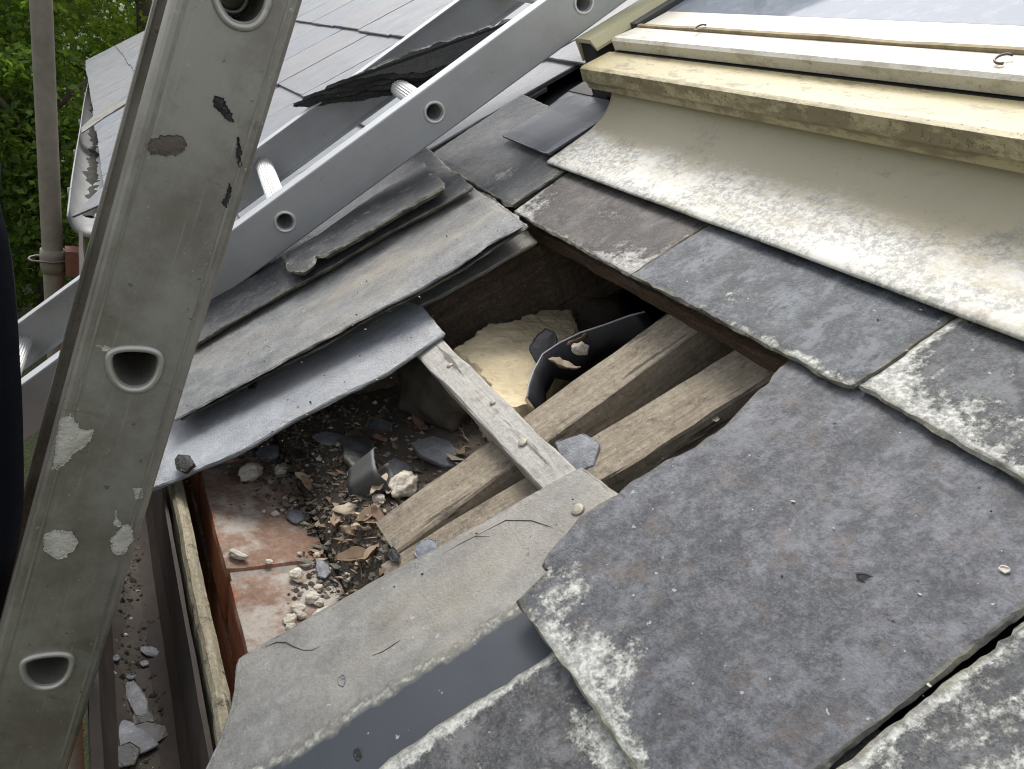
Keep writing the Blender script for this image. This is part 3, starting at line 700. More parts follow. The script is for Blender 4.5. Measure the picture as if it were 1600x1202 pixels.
# grime lying in the gutter
def bed(name, x0, x1, y0, y1, zf, nx, ny, mat, thick=.01):
    V, Fc = [], []
    for i in range(nx+1):
        for j in range(ny+1):
            x = x0+(x1-x0)*i/nx; y = y0+(y1-y0)*j/ny; V.append((x, y, ZO+zf(x, y)))
    for i in range(nx):
        for j in range(ny): a = i*(ny+1)+j; Fc.append((a, a+ny+1, a+ny+2, a+1))
    n0 = len(V); V += [(x, y, z-thick) for x, y, z in V]
    border = [i*(ny+1) for i in range(nx+1)] + [nx*(ny+1)+j for j in range(1, ny+1)] + [i*(ny+1)+ny for i in range(nx-1, -1, -1)] + [j for j in range(ny-1, 0, -1)]
    for a, b in zip(border, border[1:]+border[:1]): Fc.append((a, b, b+n0, a+n0))
    for i in range(nx):
        for j in range(ny): a = i*(ny+1)+j+n0; Fc.append((a+1, a+ny+2, a+ny+1, a))
    return fix(mk(name, V, Fc, mat, smooth=True))
def gz(x, y): return GB + .004 + .006*ss(-.20, -.235, y) + .004*fbm(x*22, y*22, 0, 4) + .12*max(0, abs(y+.205)-.026)**1.0*.4
o = bed('gutter_silt', -2.1, .45, -.2345, -.174, gz, 200, 12, M['grime'], .004); tag(o, 'grey brown silt lying along the bottom of the iron gutter', 'silt', kind='stuff')

# ------------------------------------------------------------------ loft debris bed
def soil(x, y):
    z = -.158 + .066*ss(-.045, .01, y) + .052*ss(.02, .22, y)
    z += .007*fbm(x*14, y*14, 0, 4)*ss(-.05, -.02, y) + .003*fbm(x*50, y*50, 3, 3)*ss(-.05, -.02, y)
    z += .05*ss(-.97, -1.1, x)*ss(.0, .1, y)*0
    return z
def psoil(px, py, lift=0.):
    z = -.1
    for _ in range(25):
        p = pz(px, py, z); z = .5*z + .5*max(soil(p.x, p.y), BZ if p.y < -.028 else -9)
    return Vector((p.x, p.y, ZO+z+lift))
o = bed('loft_rubble', -1.6, -.30, -.026, .62, soil, 160, 100, M['soil'], .06); tag(o, 'dark earthy rubble between the brick wall and the rafter feet', 'rubble', kind='stuff')

# ================================================================== skylight
RM = Matrix.Rotation(TH, 4, 'X')
SKY0 = (-.7, .49, 0.)
SKYL = empty('roof_window', r2w(*SKY0), (TH, 0, 0))
tag(SKYL, 'cream roof window with dirty sill frame and pale lichened apron flashing', 'roof window')
def extr(name, prof, x0, x1, mat, parent, nx=40, li=None, wob=0., smooth=False, th=None, bx=None):
    """profile (s, n) swept along the eaves; closed loop, or open with thickness th; bx = end shape offset"""
    P = np.array(prof, float)
    if th:
        t = np.gradient(P, axis=0); t /= np.linalg.norm(t, axis=1)[:, None]; nr = np.stack([-t[:, 1], t[:, 0]], 1)
        loop = np.concatenate([P, (P - nr*th)[::-1]])
    else: loop = P
    m = len(loop); V, Fc, at = [], [], []
    for i in range(nx+1):
        x = x0+(x1-x0)*i/nx
        for j in range(m):
            s, n = loop[j]; dn = wob*fbm(x*7, s*9, 1, 3)
            V.append((x-SKY0[0], s-SKY0[1], n+dn-SKY0[2])); at.append(li(x, s) if li else 0)
        if i:
            a, b = (i-1)*m, i*m
            for j in range(m): k = (j+1) % m; Fc.append((a+j, a+k, b+k, b+j))
    Fc += [tuple(range(m)), tuple(nx*m+j for j in range(m))]
    return fix(mk(name, V, Fc, mat, parent, smooth, {'li': at}))
# apron: flat on the slates, then swept up to the frame
ap = [(.3765, .0075), (.379, .0095), (.385, .0105)] + [(.385+.01*i, .0105+.0004*i) for i in range(1, 7)] + [(.455, .0145), (.468, .018), (.480, .0235), (.490, .031), (.4965, .040), (.4995, .050), (.500, .058)]
extr('apron_flashing', ap, -1.004, -.20, M['apron'], SKYL, 120, li=lambda x, s: 1.05*ss(.475, .425, s)-.25, wob=.0012, smooth=True, th=.002)
sfp = [(-1.166, .3905), (-1.0085, .3855), (-1.0085, .470), (-1.012, .492), (-1.022, .506), (-1.04, .512), (-1.166, .512)]
V, Fc, at = slab_mesh(sfp, .0035, lambda x, s_: .0135 + .004*ss(.46, .51, s_)+.003*ss(-1.03, -1.0, x), d=.006, grid=.02, jit=.0003, seed=71, lam=.0003)
mk('side_flashing', [(a-SKY0[0], b-SKY0[1], c) for a, b, c in V], Fc, M['flashing_dark'], SKYL, False, at)
V, Fc = box_v(-1.166-SKY0[0], -1.098-SKY0[0], .513-SKY0[1], 1.5-SKY0[1], .012, .018); mk('side_gutter', V, Fc, M['frame_dark'], SKYL)
# bottom frame cladding
extr('lower_frame', [(.502, .030), (.502, .056), (.60, .060), (.60, .03)], -1.045, -.335, M['frame_dark'], SKYL, 4)
extr('sill_cladding', [(.4865, .0495), (.4855, .058), (.4815, .0635), (.4835, .079), (.4885, .0805), (.5315, .0775), (.5335, .072), (.500, .0685), (.498, .051)], -1.040, -.335, M['clad'], SKYL, 80, li=lambda x, s: .75 if s < .486 else .25)
extr('sash_cladding', [(.535, .0790), (.5345, .0915), (.538, .0945), (.574, .0895), (.574, .081)], -1.030, -.345, M['clad_top'], SKYL, 80, li=lambda x, s: .6*gauss(s, .538, .005)-.05)
extr('sill_back', [(.520, .060), (.520, .076), (.575, .079), (.575, .06)], -1.034, -.34, M['frame_dark'], SKYL, 4)
extr('gasket', [(.5745, .086), (.5755, .0925), (.5800, .0925), (.5815, .086)], -1.028, -.347, M['gasket'], SKYL, 90, wob=.0014)
extr('bead', [(.582, .083), (.582, .0885), (.624, .0865), (.624, .083)], -1.028, -.347, M['clad_top'], SKYL, 60, li=lambda x, s: .6*gauss(s, .60, .01)-.2)
extr('glass_pane', [(.6245, .080), (.6245, .0865), (1.43, .0865), (1.43, .080)], -1.030, -.345, M['glass'], SKYL, 2)
extr('glass_backing', [(.58, .06), (.58, .079), (1.43, .079), (1.43, .06)], -1.03, -.345, M['frame_dark'], SKYL, 2)
for x0, x1 in ((-1.1015, -1.0485), (-.3365, -.2835)):
    prof = [(x0, .066), (x0, .0955), (x0+.004, .0985), (x1-.010, .0985), (x1-.001, .087), (x1-.001, .0835), (x1-.013, .093), (x0+.006, .093), (x0+.003, .066)]
    V = [(x-SKY0[0], .520-SKY0[1], n) for x, n in prof] + [(x-SKY0[0], 1.47-SKY0[1], n) for x, n in prof]; n = len(prof)
    fix(mk('side_rail', V, [tuple(range(n)), tuple(range(n, 2*n))]+[(i, (i+1) % n, n+(i+1) % n, n+i) for i in range(n)], M['rail'], SKYL))
    prof = [(x0+.0065, .010), (x0+.0065, .0925), (x1-.014, .0925), (x1-.008, .060), (x1-.008, .010)]
    s0 = .5245
    V = [(x-SKY0[0], s0-SKY0[1]-(.012 if n_ < .02 else 0), n_) for x, n_ in prof] + [(x-SKY0[0], 1.47-SKY0[1], n_) for x, n_ in prof]; n = len(prof)
    fix(mk('frame_side', V, [tuple(range(n)), tuple(range(n, 2*n))]+[(i, (i+1) % n, n+(i+1) % n, n+i) for i in range(n)], M['frame_dark'], SKYL))
    V, Fc = box_v(min(x1-.0005, x1)-SKY0[0], x1+.016-SKY0[0], .578-SKY0[1], 1.46-SKY0[1], .083, .0925) if x0 < -1 else box_v(x0-.016-SKY0[0], x0-.0005-SKY0[0], .578-SKY0[1], 1.46-SKY0[1], .083, .0925)
    mk('side_gasket', V, Fc, M['lead'], SKYL)
extr('head_cladding', [(1.43, .06), (1.43, .100), (1.50, .105), (1.56, .06), (1.60, .012), (1.50, .010)], -1.11, -.275, M['clad'], SKYL, 8)
for (hx, hy) in ((1097, 44), (1572, 93)):
    x, s, n = pr(hx, hy, .094)
    pts = [(x-SKY0[0]+.006*math.cos(a)*1.0, s-SKY0[1]+.007*math.sin(a)-.002, .0935+.003*math.sin(a*.5)) for a in [R(70+i*24) for i in range(11)]]
    V, Fc = tube_pts(pts, .0011, 6); mk('clip', V, Fc, M['wire'], SKYL, True)

# ================================================================== ladders
def plate(y0, y1, z0, z1, holes, x, flip=False, step=.2):
    rect = []
    nz = max(1, int((z1-z0)/step))
    for i in range(nz+1): rect.append((y0, z0+(z1-z0)*i/nz))
    for i in range(nz, -1, -1): rect.append((y1, z0+(z1-z0)*i/nz))
    pts = [Vector(p) for p in rect]; ed = [(i, (i+1) % len(rect)) for i in range(len(rect))]
    for h in holes:
        b = len(pts); pts += [Vector(p) for p in h]; ed += [(b+i, b+(i+1) % len(h)) for i in range(len(h))]
    vv, _, ff, _, _, _ = delaunay_2d_cdt(pts, ed, [], 1, 1e-7)
    H = [np.array(h) for h in holes]; out = []
    for f in ff:
        c = np.array([np.mean([(vv[i].x, vv[i].y) for i in f], 0)])
        if any(abs(c[0, 1]-h[:, 1].mean()) < .1 and inside(c, h)[0] for h in H): continue
        out.append(tuple(f)[::-1] if flip else tuple(f))
    return [(x, v.x, v.y) for v in vv], out
def channel(name, wdt, fl, th, z0, z1, holes, sgn, mat, parent, x=0., bev=.003):
    """stile: web at x facing sgn*X, flanges running the other way"""
    V, Fc = plate(-wdt/2+bev, wdt/2-bev, z0, z1, holes, x)
    V2, F2 = plate(-wdt/2+bev, wdt/2-bev, z0, z1, holes, x-sgn*th)
    b = len(V); V += V2; Fc += [tuple(i+b for i in f) for f in F2]
    for e in (-1, 1):
        q = [(0, wdt/2-bev), (-.3*bev, wdt/2-.3*bev), (-bev, wdt/2), (-fl, wdt/2), (-fl, wdt/2-th), (-th*1.2, wdt/2-th), (-th, wdt/2-bev)]
        b = len(V); n = len(q)
        for z in (z0, z1): V += [(x+sgn*a, e*c, z) for a, c in q]
        Fc += [(b+i, b+(i+1) % n, b+n+(i+1) % n, b+n+i) for i in range(n)] + [tuple(b+i for i in range(n)), tuple(b+n+i for i in range(n))]
    o = mk(name, V, Fc, mat, parent)
    # outward normals per island
    return fix(o)
# --- near ladder
AL = R(75.5)
PHI = -(math.pi/2-AL)
XL = -.590
y_h, z_h = -.2115, .115                       # rung position on the axis
tl = (z_h+ZO)/math.sin(AL)
NL = empty('ladder', (XL, y_h-tl*math.cos(AL), 0), (0, 0, 0))
NL.matrix_world = Matrix.Translation(NL.location) @ Matrix.Rotation(PHI, 4, 'X') @ Matrix.Rotation(R(-2.2), 4, 'Z')
tag(NL, 'dull grey aluminium ladder leaning on the eaves, hollow D shaped rung ends', 'ladder')
def dshape(k=1., n=30):
    out = []
    for i in range(n):
        a = 2*math.pi*i/n; c, s_ = math.cos(a), math.sin(a)
        y = .0162*math.copysign(abs(c)**.85, c)
        z = .0095*math.copysign(abs(s_)**.62, s_) if s_ > 0 else -.0205*abs(s_)**.92
        y *= 1 - .10*max(0, -s_)
        out.append((y*k, z*k))
    return out
def rotd(p, a): c, s_ = math.cos(a), math.sin(a); return (p[0]*c-p[1]*s_, p[0]*s_+p[1]*c)
D0 = [rotd(p, -PHI) for p in dshape()]
rz = [tl + .25*k for k in range(-10, 5) if 0 < tl+.25*k < tl+1.1]
ztop = tl+1.2
holes = [[(y, z+r) for y, z in D0] for r in rz]
WL = .0715
st1 = channel('stile', WL, .050, .0025, 0, ztop, holes, 1, M['alu_old'], NL)
st2 = channel('stile', WL, .032, .0025, 0, ztop, [[(y, z+r) for y, z in D0] for r in rz], -1, M['alu_old'], NL, -.322)
for y_ in (-WL/2+.0075, WL/2-.0075):
    V, Fc = box_v(0., .0007, y_-.0009, y_+.0009, .0, ztop); mk('rib', V, Fc, M['alu_old'], NL)
def dtube(k0, k1, x0, x1, V, Fc):
    n = len(D0)
    for (kk, xx) in ((k0, x0), (k0, x1), (k1, x1), (k1, x0)):
        V += [(xx, y*kk, z*kk) for y, z in D0]
    for r_ in range(4):
        a, b = r_*n, ((r_+1) % 4)*n
        for j in range(n): k = (j+1) % n; Fc.append((a+j, a+k, b+k, b+j))
V, Fc = [], []; dtube(.99, .86, .0005, -.3225, V, Fc)
rung_me = fix(mk('rung', V, Fc, M['alu_old'])); rme = rung_me.data; bpy.data.objects.remove(rung_me)
Vb, Fb = tube_pts([(.0006, y*1.02, z*1.02) for y, z in D0], .0025, 8, True)
Vi, Fi = tube_pts([(-.062, y*.70, z*.70+.002) for y, z in D0], .0022, 6, True)
rim = mk("rung_rim", Vb, Fb, M["alu_rim"], None, True); rim_me = rim.data; bpy.data.objects.remove(rim)
slv = mk("rung_sleeve", Vi, Fi, M["alu_rim"], None, True); slv_me = slv.data; bpy.data.objects.remove(slv)
for r_ in rz:
    o = bpy.data.objects.new('rung', rme); COL.objects.link(o); o.parent = NL; o.location = (0, 0, r_)
    q = bpy.data.objects.new('rung_rim', rim_me); COL.objects.link(q); q.parent = o; q.rotation_euler = (ru(-.03, .03), 0, 0)
    q = bpy.data.objects.new('rung_sleeve', slv_me); COL.objects.link(q); q.parent = o
def nl_local(px, py):
    v = px_(px, py, XL); d = v - Vector(NL.location); c, s_ = math.cos(PHI), math.sin(PHI)
    return (d.y*c + d.z*s_, -d.y*s_ + d.z*c)
def splash(poly, mat, name='mortar_splash', t=.0009, **kw):
    P = [nl_local(*q) for q in poly]; c = np.mean(P, 0)
    V, Fc, at = slab_mesh([(p[0]-c[0], p[1]-c[1]) for p in P], t, t, d=.0009, jit=.0032, grid=.003, rim=.0004, lam=.0002, und=.0005, **kw)
    return mk(name, [(v[2], v[0], v[1]) for v in V], Fc, mat, NL, False, None, loc=(.0003, c[0], c[1]))
splash([(95, 655), (112, 648), (118, 660), (128, 672), (146, 672), (140, 690), (128, 700), (112, 715), (92, 737), (78, 735), (86, 705)], M['cream_splash'], seed=31)
splash([(66, 835), (85, 824), (112, 830), (124, 846), (110, 862), (92, 871), (72, 860)], M['cream_splash'], seed=32, t=.004)
splash([(180, 795), (186, 815), (205, 820), (203, 845), (190, 862), (178, 860), (177, 830)], M['cream_splash'], seed=33)
splash([(207, 762), (222, 762), (222, 776), (212, 778)], M['cream_splash'], seed=34)
splash([(148, 541), (165, 536), (180, 545), (165, 550)], M['cream_splash'], seed=35)
splash([(228, 226), (250, 212), (275, 211), (293, 224), (285, 240), (258, 243), (236, 243)], M['brown_chip'], 'paint_chip', seed=36)
splash([(337, 152), (347, 156), (360, 178), (365, 190), (352, 184), (338, 164)], M['black_tape'], 'tar_smear', seed=37)
splash([(358, 285), (362, 300), (354, 325), (349, 315)], M['black_tape'], 'tar_smear', seed=38)
splash([(372, 212), (378, 235), (374, 262), (370, 240)], M['black_tape'], 'tar_smear', seed=39)
V, Fc = [], []
for x in (-.322, 0):
    Vf, Ff = box_v(x-.036 if x == 0 else x-.004, x+.004 if x == 0 else x+.036, -.045, .045, -.02, .05)
    fix(mk('rubber_foot', Vf, Ff, M['black_tape'], NL))

# --- roof ladder
h1, h3 = np.array([-1.156, .057, .074]), np.array([-1.100, .550, .133])
vy = Vector(h3-h1).normalized(); vz = Vector((0, 0, 1)); vx = vy.cross(vz).normalized(); vz = vx.cross(vy)
base = Vector(h1) - vy*.55
RL = empty('roof_ladder', (0, 0, 0))
Ml = Matrix(((vx.x, vy.x, vz.x, base.x), (vx.y, vy.y, vz.y, base.y), (vx.z, vy.z, vz.z, base.z), (0, 0, 0, 1)))
# local axes for channel(): x = across, y = height, z = along
Mp = Matrix(((1, 0, 0, 0), (0, 0, 1, 0), (0, 1, 0, 0), (0, 0, 0, 1)))
Mp = Matrix(((1, 0, 0, 0), (0, 0, 1, 0), (0, -1, 0, 0), (0, 0, 0, 1)))
RL.matrix_world = Matrix.Translation((0, 0, ZO)) @ RM @ Ml @ Mp
tag(RL, 'bright silver aluminium ladder lying up the roof slope, ribbed round rungs', 'ladder')
circ = lambda r, n=24: [(r*math.cos(2*math.pi*i/n), r*math.sin(2*math.pi*i/n)) for i in range(n)]
zr_ = [.05 + .25*k for k in range(0, 10)]
RW = .335
hl = [[(y, z+r) for y, z in circ(.0125)] for r in zr_]
channel('stile', .0655, .024, .0022, -.02, 2.45, hl, 1, M['alu'], RL, 0., .0025)
channel('stile', .0655, .024, .0022, -.02, 2.45, [], -1, M['alu'], RL, -RW, .0025)
V, Fc = [], []; nfl = 44
for kk, xx in ((0, -.0024), (0, -RW+.0022), (1, -RW+.0022), (1, -.0024)):
    for j in range(nfl):
        r_ = (.0142 if j % 2 else .0128) if kk == 0 else .0105
        a = 2*math.pi*j/nfl; V.append((xx, r_*math.cos(a), r_*math.sin(a)))
for r_ in range(4):
    a, b = r_*nfl, ((r_+1) % 4)*nfl
    for j in range(nfl): k = (j+1) % nfl; Fc.append((a+j, a+k, b+k, b+j))
o = fix(mk('rung', V, Fc, M['alu_bright'])); rme2 = o.data; bpy.data.objects.remove(o)
Vb, Fb = tube_pts([(.0004, y, z) for y, z in circ(.0132)], .0021, 8, True)
o = mk('rung_rim', Vb, Fb, M['alu_bright'], None, True); rim2 = o.data; bpy.data.objects.remove(o)
for r_ in zr_:
    o = bpy.data.objects.new('rung', rme2); COL.objects.link(o); o.parent = RL; o.location = (0, 0, r_)
    q = bpy.data.objects.new('rung_rim', rim2); COL.objects.link(q); q.parent = o

# --- broken slate wedged between the roof ladder's stiles; shaded underside put into its black colour
def slab_w(name, poly, t, mat, mw, **kw):
    V, Fc, at = slab_mesh(poly, t, 0., **kw); o = mk(name, V, Fc, mat, None, False, at); o.matrix_world = mw; return o
A3, B3 = pd(462, 166, 1.42), pd(846, 26, 1.235)
C3 = pd(760, 108, 1.275); ex = (B3-A3).normalized(); ey = (C3-A3); ey = (ey-ex*ey.dot(ex)).normalized(); ez = ex.cross(ey)
Mw = Matrix(((ex.x, ey.x, ez.x, A3.x), (ex.y, ey.y, ez.y, A3.y), (ex.z, ey.z, ez.z, A3.z), (0, 0, 0, 1)))
Ls = (B3-A3).length; Wq = (C3-A3).dot(ey)
dpt = Wq
for k_, (dz, ox, sx_, lab) in enumerate(((0, 0, 1., 'lowest dark broken slate, shade painted black, lying across the silver roof ladder'), (-.0125, .03, .97, 'middle dark slate, shade painted black, of the broken stack across the roof ladder'), (-.0255, .085, .90, 'top dark slate, shade painted black, of the broken stack across the roof ladder'))):
    o = slab_w('broken_slate', [(ox, .003*k_), (Ls*.3*sx_+ox, -.010+.004*k_), (Ls*.5+ox*.6, -.012+.005*k_), (Ls, .002*k_), (Ls, .05), (Ls*.6, dpt*.95-.004*k_), (Ls*.3+ox*.5, dpt*.62-.006*k_), (Ls*.1+ox, dpt*.25)], .0105, M['slate_black'], Mw @ Matrix.Translation((0, 0, dz)), d=.005, grid=.02, jit=.0028, seed=51+k_, lam=.003)
    tag(o, lab, 'slate', 'dark broken slates with painted shade on the roof ladder')
# ================================================================== scaffold pole
pt, pb = pd(64, 0, 1.95), pd(86, 465, 1.75)
pb = px_(85, 455, pt.x)
POLE = empty('scaffold_pole', (pt.x, pt.y, 0)); tag(POLE, 'upright weathered scaffold pole in front of the trees', 'pole')
slope = (pt-pb)/(pt.z-pb.z)
def pole_at(z): return pb + slope*(z-pb.z) - Vector((pt.x, pt.y, 0))
V, Fc = tube_pts([pole_at(z) for z in np.linspace(0, 4.4, 30)], .0242, 20); mk('tube', V, Fc, M['pole'], POLE, True)
cz = px_(100, 408, pt.x).z; cp = pole_at(cz)
V, Fc = tube_pts([cp+Vector((0, 0, -.03)), cp+Vector((0, 0, -.012)), cp+Vector((0, 0, .012)), cp+Vector((0, 0, .03))], [.0285, .030, .030, .0285], 20); mk('collar', V, Fc, M['pole'], POLE, True)
V, Fc = box_v(-.03, .03, .028, .072, -.032, .032); fix(mk('rusty_clamp', V, Fc, M['rust'], POLE, loc=cp))
V, Fc = tube_pts([cp+Vector((.034*math.cos(a), .034*math.sin(a)-(.02 if math.sin(a) < -.5 else 0), .004)) for a in [R(i*24) for i in range(15)]], .003, 6, True); mk('wire_loop', V, Fc, M['wire'], POLE, True)
V, Fc = tube_pts([cp+Vector((.0, .03, -.05)), cp+Vector((0, .05, -.06)), cp+Vector((0, .075, -.065)), cp+Vector((0, .08, -.12)), cp+Vector((0, .03, -.14))], .004, 6); mk('bent_hook', V, Fc, M['wire'], POLE, True)

# ================================================================== far gutter on the same eaves
FG = empty('grey_gutter', (-2.40, -.22, ZO-.25)); tag(FG, 'pale grey plastic gutter along the far eaves, clogged with moss', 'gutter')
def far_gutter():
    V, Fc = [], []; n = 13; nx = 40; th = .003
    prof = [(-.052*math.cos(math.pi*i/(n-1)), -.052*math.sin(math.pi*i/(n-1))) for i in range(n)]
    prof = [(-.055, .004), (-.0545, 0)] + prof[1:-1] + [(.052, .002)]
    inn = [(a*.93, b*.93) for a, b in prof][::-1]; inn[0] = (inn[0][0], .002); inn[-1] = (-.051, .004)
    lp_ = prof+inn; m = len(lp_)
    for i in range(nx+1):
        x = -5.0*i/nx
        for a, b in lp_: V.append((x, a + .0225*(-x)*.9 + .002*x*x*.6 + .004*math.sin(x*3)*.3, b+.055 - .002*math.sin(x*2.2)))
        if i:
            p, q = (i-1)*m, i*m
            for j in range(m): k = (j+1) % m; Fc.append((p+j, p+k, q+k, q+j))
    Fc += [tuple(range(m)), tuple(nx*m+j for j in range(m))]
    return V, Fc
V, Fc = far_gutter(); fix(mk('trough', V, Fc, M['gutter_grey'], FG, True))
for x in (-.35, -1.05, -1.9, -3.1, -4.4):
    yy = .0225*(-x)*.9+.0012*x*x
    pts = [(x, yy-.0575*math.cos(a), .055-.0575*math.sin(a)) for a in np.linspace(-.12, math.pi, 14)]
    V, Fc = tube_pts(pts, .0055, 6); mk('bracket', V, Fc, M['gutter_grey'], FG, True)
def moss_z(x, y): return -.236 + .012*fbm(x*6, y*12, 0, 4)+.012*fbm(x*25, y*25, 2, 3)
V, Fc = [], []; nx, ny = 180, 8
for i in range(nx+1):
    x = -2.62-4.6*i/nx
    for j in range(ny+1):
        xx = x+2.40; yo = -.22+.0225*(-xx)*.9+.0012*xx*xx; y = yo-.036+.072*j/ny
        V.append((x, y, ZO+moss_z(x, y)-.02*abs(j/ny-.5)))
for i in range(nx):
    for j in range(ny): a = i*(ny+1)+j; Fc.append((a, a+ny+1, a+ny+2, a+1))
o = mk('gutter_moss', V, Fc, M['moss'], smooth=True); tag(o, 'dark moss and muck clogging the far grey gutter', 'moss', kind='stuff')
# two slipped slates hanging over that gutter
def far_slip(q, N, mat, label, seed, t=.006):
    P = [p2(*a, N) for a in q]; o = slab('slipped_slate', P, t, N, mat, d=.02, grid=.05, jit=.002, seed=seed); tag(o, label, 'slate'); return o
far_slip([(112, 338), (150, 300), (170, 285), (158, 318)], -.004, M['slate_far'], 'pale slate overhanging the near end of the far gutter', 61)
far_slip([(127, 199), (160, 168), (200, 148), (198, 160), (160, 184), (127, 207)], .004, M['leaf_pale'] if False else M['slate_tan'], 'narrow tan slate slipped halfway across the far gutter', 62)

# ================================================================== loose things in the hole
def shard(name, pos, size, mat, seed, label, cat='slate chip', t=.004, tilt=(0, 0), rz=0., n=7, elong=1.6, group=None, poly=None):
    rs = np.random.RandomState(seed)
    if poly is None:
        an = np.sort(rs.rand(n)*2*math.pi); an = np.linspace(0, 2*math.pi, n, endpoint=False)+rs.randn(n)*.18
        poly = [(size/2*elong**.5*math.cos(a)*(.75+.4*rs.rand()), size/2/elong**.5*math.sin(a)*(.75+.4*rs.rand())) for a in an]
    V, Fc, at = slab_mesh(poly, t, t, d=max(size/18, .002), jit=.0006, grid=max(size/6, .004), rim=.0006, lam=.0007, seed=seed, und=.0006)
    o = mk(name, V, Fc, mat, None, False, at, loc=pos, rot=(tilt[0], tilt[1], rz)); tag(o, label, cat, group); return o
# the pale stone and its companions
def block(name, pxs, z, t, mat, label, cat, seed, und=.0025, jit=.004, rim=.006, tilt=(0, 0)):
    W_ = [pz(a, b, z) for a, b in pxs]; c = sum(W_, Vector())/len(W_)
    V, Fc, at = slab_mesh([((p-c).x, (p-c).y) for p in W_], t, 0., d=.007, jit=jit, grid=.007, rim=rim, seed=seed, und=und, lam=.006)
    V = [(x + .12*zz*fbm(x*14, y*14, 3, 2), y + .12*zz*fbm(x*14+9, y*14, 3, 2), zz + (.0015*fbm(x*120, y*120, seed, 4) - .10*max(0, -.02-y) - .14*max(0, x-.03) if zz > -.02 else 0)) for x, y, zz in V]
    o = mk(name, V, Fc, mat, None, False, at, loc=c, rot=(tilt[0], tilt[1], 0)); tag(o, label, cat); return o
block('stone_block', [(703, 530), (762, 506), (806, 503), (842, 494), (893, 496), (906, 522), (880, 552), (846, 580), (834, 600), (806, 606), (752, 566)], .028, .11, M['stone'], 'angular cream stone block lying in the hole behind the batten', 'stone', 5, tilt=(R(4), R(3)))
def P_(px, py, z): return pz(px, py, z)
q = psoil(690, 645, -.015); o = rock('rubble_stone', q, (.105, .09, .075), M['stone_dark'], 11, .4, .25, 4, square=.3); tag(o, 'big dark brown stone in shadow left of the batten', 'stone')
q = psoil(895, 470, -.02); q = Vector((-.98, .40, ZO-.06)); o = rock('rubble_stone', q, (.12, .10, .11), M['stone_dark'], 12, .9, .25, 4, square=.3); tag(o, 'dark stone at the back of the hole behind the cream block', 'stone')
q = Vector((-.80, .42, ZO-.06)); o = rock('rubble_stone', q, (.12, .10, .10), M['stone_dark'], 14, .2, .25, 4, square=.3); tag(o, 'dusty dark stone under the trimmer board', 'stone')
# black felt strip curling past the stone
top_px = [(824, 622), (822, 606), (832, 582), (850, 556), (872, 535), (905, 520), (945, 508), (985, 496), (1010, 488)]
tops = [Vector(r2w(*pr(a, b, -.075)))+Vector((ru(-.003, .003), ru(-.003, .003), ru(-.002, .002))) for i, (a, b) in enumerate(top_px)]
V, Fc = [], []; n = len(tops)
for i, p in enumerate(tops):
    dn = Vector((.012, .030, -.050))*(.62+.22*math.sin(i*1.9)) 
    for (k, e) in ((0, 0), (.5, .004), (1, 0), (1, .002), (.5, .006), (0, .002)):
        V.append(p + dn*k + Vector((.7, .7, 0))*(e if k != .5 else e))
    if i:
        a, b = (i-1)*6, i*6
        for j in range(6): k = (j+1) % 6; Fc.append((a+j, a+k, b+k, b+j))
Fc += [tuple(range(6)), tuple((n-1)*6+j for j in range(6))]
c0 = tops[3].copy()
FE = empty('felt_strip', c0); tag(FE, 'curled strip of black roofing felt between cream stone and rafter', 'felt')
fix(mk('sheet', [v-c0 for v in V], Fc, M['felt'], FE, True))
V, Fc = tube_pts([p-c0+Vector((.0, 0, .0006)) for p in tops], .0010, 6); mk('pale_edge', V, Fc, M['felt_edge'], FE, True)  # pale line along the strip's upper edge
fp = [(828, 545), (835, 528), (852, 512), (866, 518), (870, 530), (862, 560), (838, 566)]
P3 = [r2w(*pr(a, b, -.083)) for a, b in fp]; c0 = sum(P3, Vector())/len(P3)
ex = Vector((1, 0, 0)); toc = (Vector(CAM)-c0).normalized(); ez = (toc+Vector((0, 0, .6))).normalized(); ex = (ex-ez*ex.dot(ez)).normalized(); ey = ez.cross(ex)
poly = []
for a, b in fp:
    r = Vector(ray(a, b)); k = (c0-Vector(CAM)).dot(ez)/r.dot(ez); h_ = Vector(CAM)+r*k-c0; poly.append((h_.dot(ex), h_.dot(ey)))
o = slab_w('felt_scrap', poly, .003, M['felt'], Matrix(((ex.x, ey.x, ez.x, c0.x), (ex.y, ey.y, ez.y, c0.y), (ex.z, ey.z, ez.z, c0.z), (0, 0, 0, 1))), d=.005, jit=.001, grid=.01, seed=70)
tag(o, 'small ragged black felt scrap standing against the cream stone', 'felt')
# mortar lumps on brick and rubble
def brk(px, py, lift=0): p = pz(px, py, BZ); p.z += lift; return p
lumps = [((392, 750), (.034, .020, .018), 'white mortar lump on the orange corner of the far brick', 1),
         ((371, 872), (.022, .009, .008), 'small pale mortar stick at the joint between two bricks', 2),
         ((628, 772), (.042, .026, .024), 'cream mortar lump leaning on the rafter foot', 3),
         ((592, 783), (.016, .012, .010), 'small cream mortar lump beside the lead curl', 4),
         ((440, 738), (.026, .013, .010), 'crumbly pale mortar piece behind the far brick', 5)]
for (a, b), sz, lab, sd in lumps:
    p = brk(a, b, -.001) if a < 480 else psoil(a, b, -.004)
    o = rock('mortar_lump', p, sz, M['mortar'], sd*3, ru(0, 3), .35, 4); tag(o, lab, 'mortar lump', 'mortar lumps in the hole')
peb = [(489, 940), (466, 957), (453, 972), (497, 922), (510, 955), (486, 975), (470, 965), (500, 968), (463, 902), (476, 985), (455, 985), (498, 945), (468, 866), (545, 868), (580, 905), (495, 870), (430, 805), (412, 800), (445, 780), (515, 890), (420, 880), (462, 790), (585, 790), (600, 800), (655, 690), (640, 655), (500, 720)]
